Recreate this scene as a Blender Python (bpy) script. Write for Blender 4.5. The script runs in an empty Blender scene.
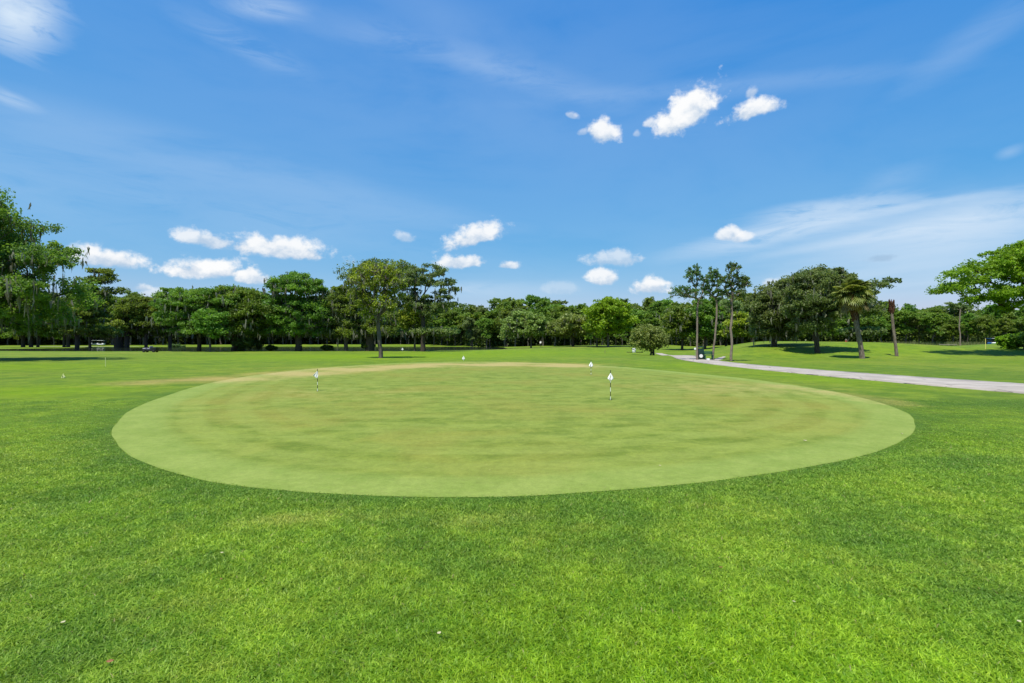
import bpy, bmesh, math
import numpy as np
from mathutils import Vector, Matrix

scene = bpy.context.scene
COL = scene.collection
R = math.radians
F = 512.0          # focal length in pixels of the 1024 px wide picture (18 mm on 36 mm)
HZ = 341.5
EYE = 1.7

# ---------------------------------------------------------------- camera
cd = bpy.data.cameras.new("camera"); cam = bpy.data.objects.new("camera", cd); COL.objects.link(cam)
cam.location = (0, 0, EYE); cam.rotation_euler = (R(90), 0, 0)
cd.lens = 18.0; cd.sensor_width = 36.0; cd.clip_start = 0.1; cd.clip_end = 6000
scene.camera = cam
scene.render.resolution_x = 1024; scene.render.resolution_y = 683
scene.view_settings.view_transform = 'Standard'; scene.view_settings.look = 'None'
scene.view_settings.exposure = 0.55; scene.view_settings.gamma = 1.0

# ---------------------------------------------------------------- sun and sky
SUN_EL, SUN_AZ = R(67), R(-152)       # azimuth measured from +Y (away from camera) towards +X
S = Vector((math.sin(SUN_AZ)*math.cos(SUN_EL), math.cos(SUN_AZ)*math.cos(SUN_EL), math.sin(SUN_EL)))
ld = bpy.data.lights.new("sun", 'SUN'); lo = bpy.data.objects.new("sun", ld); COL.objects.link(lo)
ld.energy = 4.6; ld.angle = R(0.55); ld.color = (1.0, 0.955, 0.88)
lo.rotation_euler = S.to_track_quat('Z', 'Y').to_euler(); lo.location = (0, 0, 60)

world = bpy.data.worlds.new("World"); scene.world = world; world.use_nodes = True
WT = world.node_tree
for n in list(WT.nodes): WT.nodes.remove(n)

class NT:
    """tiny helper to write node graphs"""
    def __init__(s, tree): s.t = tree
    def n(s, typ, **kw):
        nd = s.t.nodes.new(typ)
        for k, v in kw.items(): setattr(nd, k, v)
        return nd
    def put(s, inp, v):
        if isinstance(v, bpy.types.NodeSocket): s.t.links.new(v, inp)
        else: inp.default_value = v
    def m(s, op, a, b=None, c=None, clamp=False):
        nd = s.n('ShaderNodeMath', operation=op); nd.use_clamp = clamp
        s.put(nd.inputs[0], a)
        if b is not None: s.put(nd.inputs[1], b)
        if c is not None: s.put(nd.inputs[2], c)
        return nd.outputs[0]
    def dot(s, a, v):
        nd = s.n('ShaderNodeVectorMath', operation='DOT_PRODUCT')
        s.put(nd.inputs[0], a); s.put(nd.inputs[1], tuple(v)); return nd.outputs['Value']
    def ss(s, x, lo, hi, a=0.0, b=1.0):
        nd = s.n('ShaderNodeMapRange', interpolation_type='SMOOTHSTEP')
        s.put(nd.inputs['Value'], x)
        nd.inputs['From Min'].default_value = lo; nd.inputs['From Max'].default_value = hi
        nd.inputs['To Min'].default_value = a; nd.inputs['To Max'].default_value = b
        return nd.outputs[0]
    def mix(s, f, a, b, blend='MIX'):
        nd = s.n('ShaderNodeMix', data_type='RGBA', blend_type=blend)
        s.put(nd.inputs['Factor'], f)
        for i, v in ((6, a), (7, b)):
            if isinstance(v, (tuple, list)) and len(v) == 3: v = (*v, 1)
            s.put(nd.inputs[i], v)
        return nd.outputs[2]
    def noise(s, vec, scale, detail=4, rough=0.55, dist=0.0):
        nd = s.n('ShaderNodeTexNoise'); s.put(nd.inputs['Vector'], vec)
        nd.inputs['Scale'].default_value = scale; nd.inputs['Detail'].default_value = detail
        nd.inputs['Roughness'].default_value = rough; nd.inputs['Distortion'].default_value = dist
        return nd.outputs[0]
    def mapping(s, vec, rot=(0,0,0), scale=(1,1,1), loc=(0,0,0)):
        nd = s.n('ShaderNodeMapping'); s.put(nd.inputs['Vector'], vec)
        nd.inputs['Rotation'].default_value = rot; nd.inputs['Scale'].default_value = scale
        nd.inputs['Location'].default_value = loc
        return nd.outputs[0]

def pdir(px, py):
    return np.array([(px-512)/F, 1.0, (HZ-py)/F]) / np.linalg.norm([(px-512)/F, 1.0, (HZ-py)/F])

SKY = 0.10
w = NT(WT)
tc = w.n('ShaderNodeTexCoord').outputs['Generated']
sky = w.n('ShaderNodeTexSky', sky_type='NISHITA')
sky.sun_disc = False; sky.sun_elevation = SUN_EL; sky.sun_rotation = SUN_AZ
sky.air_density = 1.0; sky.dust_density = 0.6; sky.ozone_density = 1.6; sky.altitude = 0
hs = w.n('ShaderNodeHueSaturation'); hs.inputs['Saturation'].default_value = 1.22; hs.inputs['Value'].default_value = .97; hs.inputs['Hue'].default_value = .499
WT.links.new(sky.outputs[0], hs.inputs['Color'])
sp = w.n('ShaderNodeSeparateColor'); WT.links.new(hs.outputs[0], sp.inputs[0]); cb = w.n('ShaderNodeCombineColor')
for q_, (a_, p_) in enumerate([(.80, 1.25), (.68, .62), (.83, .20)]):      # clear, deep subtropical blue
    WT.links.new(w.m('MULTIPLY', w.m('POWER', w.m('MULTIPLY', sp.outputs[q_], 1/6.83), p_), a_*6.83), cb.inputs[q_])
skyc = cb.outputs[0]
# thin high cirrus: streaky noise kept to long bands of the sky
def band(cx, cy, rx, ry, ang=0.0):
    c = pdir(cx, cy); ca, sa = math.cos(R(ang)), math.sin(R(ang))
    r = pdir(cx+rx*ca, cy-rx*sa)-c; u = pdir(cx+ry*sa, cy-ry*(-ca)*-1)-c
    u = pdir(cx-ry*sa, cy-ry*ca)-c
    a = r/np.dot(r, r); b = u/np.dot(u, u)
    vc = w.n('ShaderNodeVectorMath', operation='SUBTRACT'); WT.links.new(tc, vc.inputs[0]); vc.inputs[1].default_value = tuple(c)
    return w.dot(vc.outputs[0], a), w.dot(vc.outputs[0], b)
sepz = w.n('ShaderNodeSeparateXYZ'); WT.links.new(tc, sepz.inputs[0])
az = w.m('ARCTAN2', sepz.outputs[0], sepz.outputs[1])
comb = w.n('ShaderNodeCombineXYZ'); WT.links.new(az, comb.inputs[0]); WT.links.new(sepz.outputs[2], comb.inputs[1])
cvec = comb.outputs[0]
cir1 = w.noise(w.mapping(cvec, rot=(0,0,R(-12)), scale=(2.0, 9.0, 1)), 3.4, 10, 0.66, 1.1)
cir2 = w.noise(w.mapping(cvec, rot=(0,0,R(9)), scale=(1.6, 9.0, 1), loc=(3,1,0)), 3.2, 10, 0.66, 1.0)
veil = w.noise(w.mapping(cvec, rot=(0,0,R(4)), scale=(1.2, 4.5, 1), loc=(7,2,0)), 1.4, 6, 0.55, 0.3)
# (cx, cy, rx, ry, angle, opacity, noise, lo, hi)
BANDS = [(512,120,900,220,-4,.17,veil,.18,.62),(150,200,500,60,-3,.16,cir1,.2,.6),(14,16,60,44,-35,1.0,cir1,.22,.52),(5,97,40,9,-14,.55,cir1,.25,.6),
         (250,48,80,20,-12,.42,cir1,.34,.72),(262,8,50,18,10,.55,cir2,.30,.66),
         (470,62,240,22,-10,.22,cir1,.26,.68),(700,88,270,12,-4,.14,cir1,.2,.6),
         (965,48,130,20,34,.15,cir2,.2,.6),(230,165,330,26,-7,.20,veil,.25,.6),
         (440,15,130,36,-20,.16,veil,.3,.7),
         (835,206,95,11,2,.55,cir2,.28,.56),(780,232,150,14,9,.62,cir2,.30,.56),(965,225,150,30,9,.62,cir2,.30,.56),
         (940,262,300,60,3,.50,veil,.10,.5),(900,232,200,7,6,.5,cir1,.3,.55),(880,212,160,5,4,.4,cir1,.3,.55),(930,280,160,9,2,.3,cir1,.3,.6),(470,288,60,10,0,.35,cir2,.3,.6),(1010,152,22,8,15,.3,cir2,.2,.6),
         (545,290,110,16,3,.22,veil,.3,.6),(890,180,60,16,15,.14,cir2,.3,.6)]
for (cx, cy, rx, ry, ang, op, nz, lo_, hi_) in BANDS:
    a, b = band(cx, cy, rx, ry, ang)
    rr = w.m('SQRT', w.m('ADD', w.m('MULTIPLY', a, a), w.m('MULTIPLY', b, b)))
    msk = w.ss(w.m('ADD', rr, w.m('MULTIPLY', w.m('ADD', w.m('SUBTRACT', nz, .5), w.m('SUBTRACT', veil, .5)), 1.5)), .0, 1.2, 1.0, 0.0)
    f = w.m('MULTIPLY', w.m('MULTIPLY', msk, w.ss(nz, lo_, hi_)), op)
    skyc = w.mix(f, skyc, (4.6, 5.5, 6.5))
# fair-weather cumulus
cn = w.noise(w.mapping(tc, scale=(1, 1, 1.25)), 30.0, 8, 0.60, 0.1)
cn2 = w.noise(tc, 13.0, 5, 0.55, 0.0)
CUM = [(108,261,40,12,0,.97),(205,241,34,12,-4,.80),(284,250,50,13,-5,.95),(209,272,40,12,0,1),(250,279,20,10,0,.9),
       (143,288,9,5,0,.7),(155,296,16,7,0,.5),(404,238,10,7,0,.45),(477,238,31,14,14,.93),(461,263,24,8,5,.9),(508,266,12,5,0,.8),
       (603,134,17,15,-20,.95),(676,122,26,18,20,1.0),(694,112,30,24,30,1.0),(650,124,8,7,0,.7),(750,113,29,12,8,.97),(752,93,8,6,20,.55),(572,116,7,5,-20,.5),
       (583,133,6,4,0,.35),(637,134,5,6,0,.35),
       (614,260,28,9,0,.55),(602,279,14,9,0,.9),(652,288,18,10,0,.95),(728,236,13,8,0,.85),(743,239,11,6,0,.7),(771,284,11,7,0,.5),
       (560,220+70,20,7,0,.2)]
for (cx, cy, rx, ry, ang, op) in CUM:
    a, b = band(cx, cy, rx*1.30, ry*1.45, ang)
    bl = w.m('MULTIPLY', w.m('MINIMUM', b, 0.0), 1.9)
    bb = w.m('ADD', w.m('MAXIMUM', b, 0.0), bl)
    rr = w.m('SQRT', w.m('ADD', w.m('MULTIPLY', a, a), w.m('MULTIPLY', bb, bb)))
    q = w.m('SUBTRACT', w.m('ADD', 0.92, w.m('ADD', w.m('MULTIPLY', w.m('SUBTRACT', cn, .5), 1.6), w.m('MULTIPLY', w.m('SUBTRACT', cn2, .5), 1.1))), rr)
    f = w.m('MULTIPLY', w.ss(q, 0.0, 0.50), op)
    sh = w.ss(w.m('ADD', b, w.m('MULTIPLY', w.m('SUBTRACT', cn, .5), 2.6)), -.50, .45)
    cc = w.mix(sh, (3.7, 4.5, 5.5), (6.7, 6.75, 6.8))
    skyc = w.mix(f, skyc, cc)
a, b = band(884, 258, 24, 4.5, 3)
rr = w.m('SQRT', w.m('ADD', w.m('MULTIPLY', a, a), w.m('MULTIPLY', b, b)))
skyc = w.mix(w.m('MULTIPLY', w.ss(w.m('SUBTRACT', w.m('ADD', .9, w.m('MULTIPLY', w.m('SUBTRACT', cn, .5), 2.6)), rr), 0, .9), .40), skyc, (1.9, 2.9, 4.2))
bg = w.n('ShaderNodeBackground'); WT.links.new(skyc, bg.inputs['Color']); bg.inputs['Strength'].default_value = SKY
WT.links.new(bg.outputs[0], w.n('ShaderNodeOutputWorld').inputs['Surface'])

# ================================================================ helpers
def tag(o, label=None, cat=None, group=None, kind=None):
    if label: o['label'] = label
    if cat: o['category'] = cat
    if group: o['group'] = group
    if kind: o['kind'] = kind
    return o

def mesh_np(name, V, faces_idx, nper, mat=None, attrs=None, smooth=False):
    """fast mesh from numpy: faces_idx flat array, nper verts per face (int or array)"""
    me = bpy.data.meshes.new(name)
    V = np.asarray(V, np.float32); faces_idx = np.asarray(faces_idx, np.int32).ravel()
    me.vertices.add(len(V)); me.vertices.foreach_set('co', V.ravel())
    if np.isscalar(nper): tot = np.full(len(faces_idx)//nper, nper, np.int32)
    else: tot = np.asarray(nper, np.int32)
    st = np.concatenate([[0], np.cumsum(tot)[:-1]]).astype(np.int32)
    me.loops.add(len(faces_idx)); me.loops.foreach_set('vertex_index', faces_idx)
    me.polygons.add(len(tot)); me.polygons.foreach_set('loop_start', st); me.polygons.foreach_set('loop_total', tot)
    if smooth: me.polygons.foreach_set('use_smooth', np.ones(len(tot), bool))
    me.update(calc_edges=True)
    for k, arr in (attrs or {}).items():
        at = me.attributes.new(k, 'FLOAT', 'POINT'); at.data.foreach_set('value', np.asarray(arr, np.float32))
    if mat: me.materials.append(mat)
    return me

def link(name, me, parent=None, loc=None):
    o = bpy.data.objects.new(name, me); COL.objects.link(o)
    if parent: o.parent = parent
    if loc is not None: o.location = loc
    return o

def empty(name, loc, rz=0.0):
    o = bpy.data.objects.new(name, None); COL.objects.link(o); o.location = loc; o.rotation_euler = (0, 0, rz)
    o.empty_display_size = .3
    return o

def copy_tree(o, parent=None):
    c = o.copy(); COL.objects.link(c)
    if parent: c.parent = parent
    for ch in [x for x in o.children]: copy_tree(ch, c)
    return c

class MB:
    """collects shapes into ONE mesh"""
    def __init__(s): s.bm = bmesh.new()
    def box(s, c, size, rz=0, rx=0, ry=0, bevel=0.0):
        g = bmesh.ops.create_cube(s.bm, size=1)['verts']
        bmesh.ops.scale(s.bm, vec=size, verts=g)
        if bevel:
            es = list({e for v in g for e in v.link_edges})
            r = bmesh.ops.bevel(s.bm, geom=es, offset=bevel, segments=2, affect='EDGES', profile=.5)
            g = [v for v in r['verts']]
            g = list({v for f in r['faces'] for v in f.verts} | {v for v in g if v.is_valid})
            # all connected verts
            seen = set(g); stack = list(g)
            while stack:
                v = stack.pop()
                for e in v.link_edges:
                    u = e.other_vert(v)
                    if u not in seen: seen.add(u); stack.append(u)
            g = list(seen)
        M = Matrix.Translation(c) @ Matrix.Rotation(rz, 4, 'Z') @ Matrix.Rotation(ry, 4, 'Y') @ Matrix.Rotation(rx, 4, 'X')
        bmesh.ops.transform(s.bm, matrix=M, verts=g); return s
    def tube(s, pts, rad, seg=10, cap=True):
        pts = [Vector(p) for p in pts]; rings = []
        if not hasattr(rad, '__len__'): rad = [rad]*len(pts)
        for i, p in enumerate(pts):
            d = (pts[min(i+1, len(pts)-1)] - pts[max(i-1, 0)]).normalized()
            ref = Vector((0, 0, 1)) if abs(d.z) < .9 else Vector((1, 0, 0))
            u = d.cross(ref).normalized(); v = d.cross(u)
            rings.append([s.bm.verts.new(p + (u*math.cos(t)+v*math.sin(t))*rad[i]) for t in [2*math.pi*k/seg for k in range(seg)]])
        for a, b in zip(rings, rings[1:]):
            for k in range(seg): s.bm.faces.new((a[k], a[(k+1) % seg], b[(k+1) % seg], b[k]))
        if cap:
            s.bm.faces.new(rings[0][::-1]); s.bm.faces.new(rings[-1])
        return s
    def poly(s, pts, thick=None):
        vs = [s.bm.verts.new(p) for p in pts]; f = s.bm.faces.new(vs)
        if thick is not None:
            r = bmesh.ops.extrude_face_region(s.bm, geom=[f]); nv = [g for g in r['geom'] if isinstance(g, bmesh.types.BMVert)]
            bmesh.ops.translate(s.bm, vec=thick, verts=nv)
        return s
    def sphere(s, c, size, seg=14):
        g = bmesh.ops.create_uvsphere(s.bm, u_segments=seg, v_segments=seg//2+2, radius=1)['verts']
        bmesh.ops.scale(s.bm, vec=size, verts=g); bmesh.ops.translate(s.bm, vec=c, verts=g); return s
    def build(s, name, mat, parent=None, loc=None, smooth=True):
        bmesh.ops.recalc_face_normals(s.bm, faces=s.bm.faces)
        me = bpy.data.meshes.new(name); s.bm.to_mesh(me); s.bm.free(); me.materials.append(mat)
        if smooth:
            me.polygons.foreach_set('use_smooth', np.ones(len(me.polygons), bool))
            try: me.set_sharp_from_angle(angle=R(35))
            except Exception: pass
        return link(name, me, parent, loc)

def new_mat(name):
    m = bpy.data.materials.new(name); m.use_nodes = True
    for n in list(m.node_tree.nodes): m.node_tree.nodes.remove(n)
    return m, NT(m.node_tree)

def finish(m, g, shader):
    out = g.n('ShaderNodeOutputMaterial'); m.node_tree.links.new(shader, out.inputs['Surface']); return m

def principled(g, col, rough=.6, spec=.3, metal=0.0, normal=None):
    p = g.n('ShaderNodeBsdfPrincipled')
    if isinstance(col, tuple) and len(col) == 3: col = (*col, 1)
    g.put(p.inputs['Base Color'], col); g.put(p.inputs['Roughness'], rough)
    p.inputs['Specular IOR Level'].default_value = spec; p.inputs['Metallic'].default_value = metal
    if normal is not None: g.put(p.inputs['Normal'], normal)
    return p.outputs[0]

def plain(name, c, rough=.55, spec=.35, var=.12, scale=6.0, metal=0.0):
    m, g = new_mat(name)
    t = g.n('ShaderNodeTexCoord').outputs['Object']
    nz = g.noise(t, scale, 5, .6)
    a = tuple(x*(1-var) for x in c); b = tuple(min(1, x*(1+var)) for x in c)
    return finish(m, g, principled(g, g.mix(g.ss(nz, .3, .7), a, b), rough, spec, metal))

def leaf_mat(name, dark, mid, light, transl=.30, objvar=.19):
    m, g = new_mat(name)
    at = g.n('ShaderNodeAttribute', attribute_name='tint').outputs['Fac']
    c = g.mix(g.ss(at, 0.0, .55), dark, mid); c = g.mix(g.ss(at, .5, 1.0), c, light)
    hsn = g.n('ShaderNodeHueSaturation')
    oi = g.n('ShaderNodeObjectInfo').outputs['Random']
    g.put(hsn.inputs['Hue'], g.m('ADD', .5, g.m('MULTIPLY', g.m('SUBTRACT', oi, .5), .045)))
    g.put(hsn.inputs['Value'], g.m('ADD', 1.14, g.m('MULTIPLY', g.m('SUBTRACT', oi, .5), objvar*2)))
    g.put(hsn.inputs['Color'], c); c = hsn.outputs[0]
    p = principled(g, c, .5, .25)
    tr = g.n('ShaderNodeBsdfTranslucent'); g.put(tr.inputs['Color'], g.mix(.5, c, g.mix(1.0, c, (2.0, 2.0, .7), 'MULTIPLY')))
    mx = g.n('ShaderNodeMixShader'); mx.inputs[0].default_value = transl
    m.node_tree.links.new(p, mx.inputs[1]); m.node_tree.links.new(tr.outputs[0], mx.inputs[2])
    return finish(m, g, mx.outputs[0])

def bark_mat(name, c1, c2):
    m, g = new_mat(name)
    t = g.n('ShaderNodeTexCoord').outputs['Object']
    nz = g.noise(g.mapping(t, scale=(6, 6, 1.3)), 2.2, 6, .65)
    bp = g.n('ShaderNodeBump'); bp.inputs['Strength'].default_value = .7; bp.inputs['Distance'].default_value = .05
    g.put(bp.inputs['Height'], nz)
    return finish(m, g, principled(g, g.mix(g.ss(nz, .3, .7), c1, c2), .9, .1, normal=bp.outputs[0]))

# ================================================================ terrain
def sst(x, a, b):
    t = np.clip((x-a)/(b-a), 0, 1); return t*t*(3-2*t)

POND_C, POND_R, WATER_Z = (-62.0, 139.0), (60.0, 46.0), -0.11
def pond_q(x, y): return (np.abs((x-POND_C[0])/POND_R[0])**3+np.abs((y-POND_C[1])/POND_R[1])**3)**(1/3)
def Hgt(x, y):
    x = np.asarray(x, float); y = np.asarray(y, float)
    r = np.hypot(x, y)
    ang = x/np.maximum(y, 1.0)
    z = np.zeros(np.broadcast(x, y).shape)
    # ridge on the right with the oaks on its near slope
    ridge = np.exp(-(np.abs(y-67)/np.where(y < 67, 11.5, 34.0))**2.2)
    amp = 1.12*sst(ang, .34, .50) + .50*np.exp(-((x-41)/9.0)**2) + .10*np.sin(x*.17)*sst(ang, .4, .6)
    z += ridge*amp
    z += .35*sst(ang, .2, .6)*sst(y, 90, 130)
    # fairway rise in the centre
    z += .75*np.exp(-((x-10)/52.0)**2)*sst(y, 70, 150)*sst(x, -30, 6)
    z += .20*np.sin(x*.05+1.0)*np.sin(y*.07)*sst(r, 60, 110)*sst(-np.abs(ang), -1.2, 0)*sst(x, -20, 10)
    # land rises a little behind the pond and to the far left
    z += .55*sst(y, 165, 205)*sst(-x, -10, 40)
    z += (.22*np.sin(x*.16+y*.05+.6)*np.sin(y*.13+1.1)+.14*np.sin(x*.31-y*.12))*sst(y, 52, 80)*sst(x, -24, 4)
    z += .55*np.exp(-((x+3)/13)**2-((y-112)/16)**2)
    z *= sst(r, 44, 66)
    # pond basin
    q = pond_q(x, y) + .025*np.sin(np.arctan2(y-POND_C[1], x-POND_C[0])*5+1)
    z = z*(sst(q, .98, 1.5)) - 1.4*(1-sst(q, .88, 1.06))
    return z

def H1(x, y): return float(Hgt(x, y))
def at(px, d): return (px-512)/F*d, d
def hit(px, py):
    """distance (world y) where the sight line through a picture point meets the ground"""
    d = np.arange(2.0, 320.0, .1); x = (px-512)/F*d
    ray = EYE - (py-HZ)/F*d
    b = np.nonzero(ray <= Hgt(x, d))[0]
    dd = d[b[0]] if len(b) else 250.0
    return float(dd)
def spot(px, py, off=0.0):
    d = hit(px, py)+off; x = (px-512)/F*d
    return Vector((x, d, H1(x, d)))

# putting green outline, world metres (flat ground there)
GPX = [(113,428),(118,444),(138,460),(178,475),(230,485),(290,491),(350,495),(430,497),(500,496.6),(560,494.5),(640,489),(700,483),
       (760,475),(815,466),(860,456),(895,445),(912,434),(915,424),(906,413),(881,403),(840,393),(790,384.5),(740,378),(690,373),
       (640,368.5),(590,365),(540,363),(480,361.8),(420,362.5),(370,364.6),(310,369),(265,374),(228,379.5),(195,387),(160,398),(130,411)]
def smooth_closed(P, n=10):
    P = np.array(P, float); out = []
    for i in range(len(P)):
        p0, p1, p2, p3 = P[i-1], P[i], P[(i+1) % len(P)], P[(i+2) % len(P)]
        for k in range(n):
            t = k/n
            out.append(.5*((2*p1)+(-p0+p2)*t+(2*p0-5*p1+4*p2-p3)*t*t+(-p0+3*p1-3*p2+p3)*t**3))
    return np.array(out)
gw = np.array([((x-512)/F*(EYE*F/(y-HZ)), EYE*F/(y-HZ)) for x, y in GPX])
G = smooth_closed(gw, 10)
_c = G.mean(0); _a = np.arctan2(G[:, 1]-_c[1], G[:, 0]-_c[0])
G = _c+(G-_c)*(1+.0012*np.sin(_a*11+1)+.0008*np.sin(_a*23)+.0004*np.sin(_a*57+2))[:, None]

def seg_dist(px, py, P, closed=True):
    A = P; B = np.roll(P, -1, 0) if closed else None
    if not closed: A, B = P[:-1], P[1:]
    best = np.full(px.shape, 1e9)
    for a, b in zip(A, B):
        ab = b-a; L = (ab**2).sum()+1e-9
        t = np.clip(((px-a[0])*ab[0]+(py-a[1])*ab[1])/L, 0, 1)
        best = np.minimum(best, np.hypot(px-a[0]-ab[0]*t, py-a[1]-ab[1]*t))
    return best
def inside(px, py, P):
    c = np.zeros(px.shape, bool); A = P; B = np.roll(P, -1, 0)
    for a, b in zip(A, B):
        cond = ((a[1] > py) != (b[1] > py))
        xi = (b[0]-a[0])*(py-a[1])/((b[1]-a[1])+1e-12)+a[0]
        c ^= cond & (px < xi)
    return c
Gc = G[::3]

def pxw(pts): return np.array([((x-512)/F*(EYE*F/(y-HZ)), EYE*F/(y-HZ)) for x, y in pts])
DRY = pxw([(165,382),(200,381),(240,378),(300,373.2),(360,368.6),(430,365.4),(520,364.2),(575,365.5)])
DRY2 = pxw([(770,385),(815,391),(865,397),(900,404)])
FRDRY = pxw([(250,521),(345,517),(440,522),(520,520)])
def ell(x, y, cx, cy, rx, ry): return np.clip(1.25-np.hypot((x-cx)/rx, (y-cy)/ry), 0, 1)
def zones(x, y):
    """dryness, lushness and darker green of the turf, set in patches by position"""
    e = seg_dist(x, y, Gc); ins = inside(x, y, Gc)
    dd = seg_dist(x, y, DRY, False); wdt = .45+y*.064
    dry = np.exp(-(dd/wdt)**2)*(.55+.45*np.sin(x*.9+y*.5)*np.sin(y*.8-x*.3))+.25*np.exp(-(dd/(2.2*wdt))**2)
    dry = np.maximum(dry, .5*np.exp(-(seg_dist(x, y, DRY2, False)/.9)**2))
    dry = np.maximum(dry, .36*ell(x, y, 8.6, 18.6, 6.0, 4.0)); dry = np.maximum(dry, .22*ell(x, y, -6, 17, 5, 3.5)); dry = np.maximum(dry, .28*ell(x, y, 2, 38, 9, 6))
    dry = np.maximum(dry, .27*np.exp(-(seg_dist(x, y, FRDRY, False)/.35)**2))
    dry = np.maximum(dry, .45*ell(x, y, 2, 110, 28, 14)); dry = np.maximum(dry, .24*ell(x, y, 33, 31, 15, 12)); dry = np.maximum(dry, .25*ell(x, y, 42, 66, 12, 6))
    dry = np.maximum(dry, .35*ell(x, y, -62, 75, 30, 10))
    lush = .9*ell(x, y, -16, 58, 22, 13)+.8*ell(x, y, 0, 78, 20, 18)
    lush += .9*ell(x, y, -16.5, 17.5, 4.0, 3.2)+.7*ell(x, y, -38, 34, 16, 6)+.7*ell(x, y, 14, 23.5, 2.2, 6)+.6*ell(x, y, 13, 36, 4, 8)
    lush += .7*ell(x, y, 1.0, 2.5, 2.4, 1.2)+.5*ell(x, y, 48, 56, 22, 9)+.35*ell(x, y, 7.2, 9.0, 1.6, 1.2)
    dark = np.where(ins, 0, np.exp(-(np.maximum(e, 0)/.55)**1.2)*sst(-y, -22, -12)*.72)
    dark = np.maximum(dark, .75*ell(x, y, 6.4, 7.3, 1.6, .5)); dark = np.maximum(dark, .8*ell(x, y, 14.2, 14.0, 4.2, 1.6))  # darker green ellipses on the right-hand lawn
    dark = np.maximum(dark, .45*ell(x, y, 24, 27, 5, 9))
    return np.clip(dry, 0, 1), np.clip(lush, 0, 1), np.clip(dark, 0, 1), e, ins

nr, na = 460, 900
rad = np.concatenate([[0.0], np.geomspace(.6, 3500, nr)])
# finer towards the view direction (+Y)
t = np.linspace(-1, 1, na, endpoint=False); th = math.pi*(0.55*t+0.45*t**3)
RR, TH = np.meshgrid(rad[1:], th, indexing='ij')
X = (RR*np.sin(TH)).ravel(); Y = (RR*np.cos(TH)).ravel()
Z = Hgt(X, Y)
near = (RR.ravel() < 180)
dry = np.zeros(len(X)); lush = np.zeros(len(X)); dark = np.zeros(len(X))
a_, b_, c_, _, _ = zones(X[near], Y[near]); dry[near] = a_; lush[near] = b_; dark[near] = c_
V = np.column_stack([X, Y, Z]); V = np.vstack([V, [[0, 0, 0]]])
i = np.arange(nr-1)[:, None]*na; j = np.arange(na)[None, :]; j2 = (j+1) % na
quads = np.stack([i+j, i+j2, i+na+j2, i+na+j], -1).reshape(-1, 4)[:, ::-1]
tris = np.stack([np.full(na, nr*na), j2.ravel(), j.ravel()], -1)[:, ::-1]
fi = np.concatenate([quads.ravel(), tris.ravel()]); tot = np.concatenate([np.full(len(quads), 4), np.full(len(tris), 3)])

def turf_color(g, co, at_dry, at_lush, at_dark):
    n1 = g.noise(co, .11, 4, .6); n2 = g.noise(co, .75, 6, .66); n3 = g.noise(co, 5.0, 5, .65); n4 = g.noise(co, 45.0, 3, .7)
    n5 = g.noise(g.mapping(co, loc=(9, 4, 0)), 1.7, 5, .6)
    base = g.mix(g.ss(n2, .38, .62), TURF['a'], TURF['b'])
    base = g.mix(g.m('MULTIPLY', g.ss(n5, .52, .72), .42), base, TURF['dark'])
    base = g.mix(g.m('MULTIPLY', g.ss(n5, .46, .28), .45), base, TURF['yellow'])
    base = g.mix(g.m('MULTIPLY', g.ss(n1, .45, .70), .55), base, TURF['yellow'])
    base = g.mix(at_lush, base, g.mix(g.ss(n2, .3, .7), TURF['lush1'], TURF['lush2']))
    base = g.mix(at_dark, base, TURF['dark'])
    dd = g.m('MULTIPLY', g.ss(g.m('ADD', at_dry, g.m('MULTIPLY', g.m('SUBTRACT', n2, .5), 1.0)), .12, 1.0), .9)
    base = g.mix(dd, base, TURF['dry'])
    v = g.m('ADD', g.m('ADD', .26, g.m('ADD', g.m('MULTIPLY', n3, .84), g.m('MULTIPLY', g.noise(g.mapping(co, loc=(2, 7, 0)), .33, 8, .72), .52))), g.m('MULTIPLY', g.m('SUBTRACT', n4, .5), .6))
    vm = g.n('ShaderNodeVectorMath', operation='SCALE'); g.put(vm.inputs[0], base); g.put(vm.inputs['Scale'], v)
    return vm.outputs[0], n3, n4

TURF = dict(a=(.084,.150,.012,1), b=(.138,.208,.014,1), yellow=(.185,.220,.026,1), lush1=(.112,.198,.004,1), lush2=(.158,.246,.005,1),
            dark=(.062,.122,.014,1), dry=(.31,.25,.075,1))
def turf_material(name):
    m, g = new_mat(name)
    co = g.n('ShaderNodeTexCoord').outputs['Object']
    A = lambda k: g.n('ShaderNodeAttribute', attribute_name=k).outputs['Fac']
    c, n3, n4 = turf_color(g, co, A('dry'), A('lush'), A('dark'))
    bp = g.n('ShaderNodeBump'); bp.inputs['Strength'].default_value = .8; bp.inputs['Distance'].default_value = .03
    g.put(bp.inputs['Height'], g.m('ADD', g.m('MULTIPLY', n3, .6), n4))
    return finish(m, g, principled(g, c, .85, .12, normal=bp.outputs[0]))
M_turf = turf_material('turf')
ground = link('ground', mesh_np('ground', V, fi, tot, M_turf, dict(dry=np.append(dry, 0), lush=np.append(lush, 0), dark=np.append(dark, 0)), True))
tag(ground, 'wide mown lawn and fairway rolling back to the trees', 'lawn', kind='structure')

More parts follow.
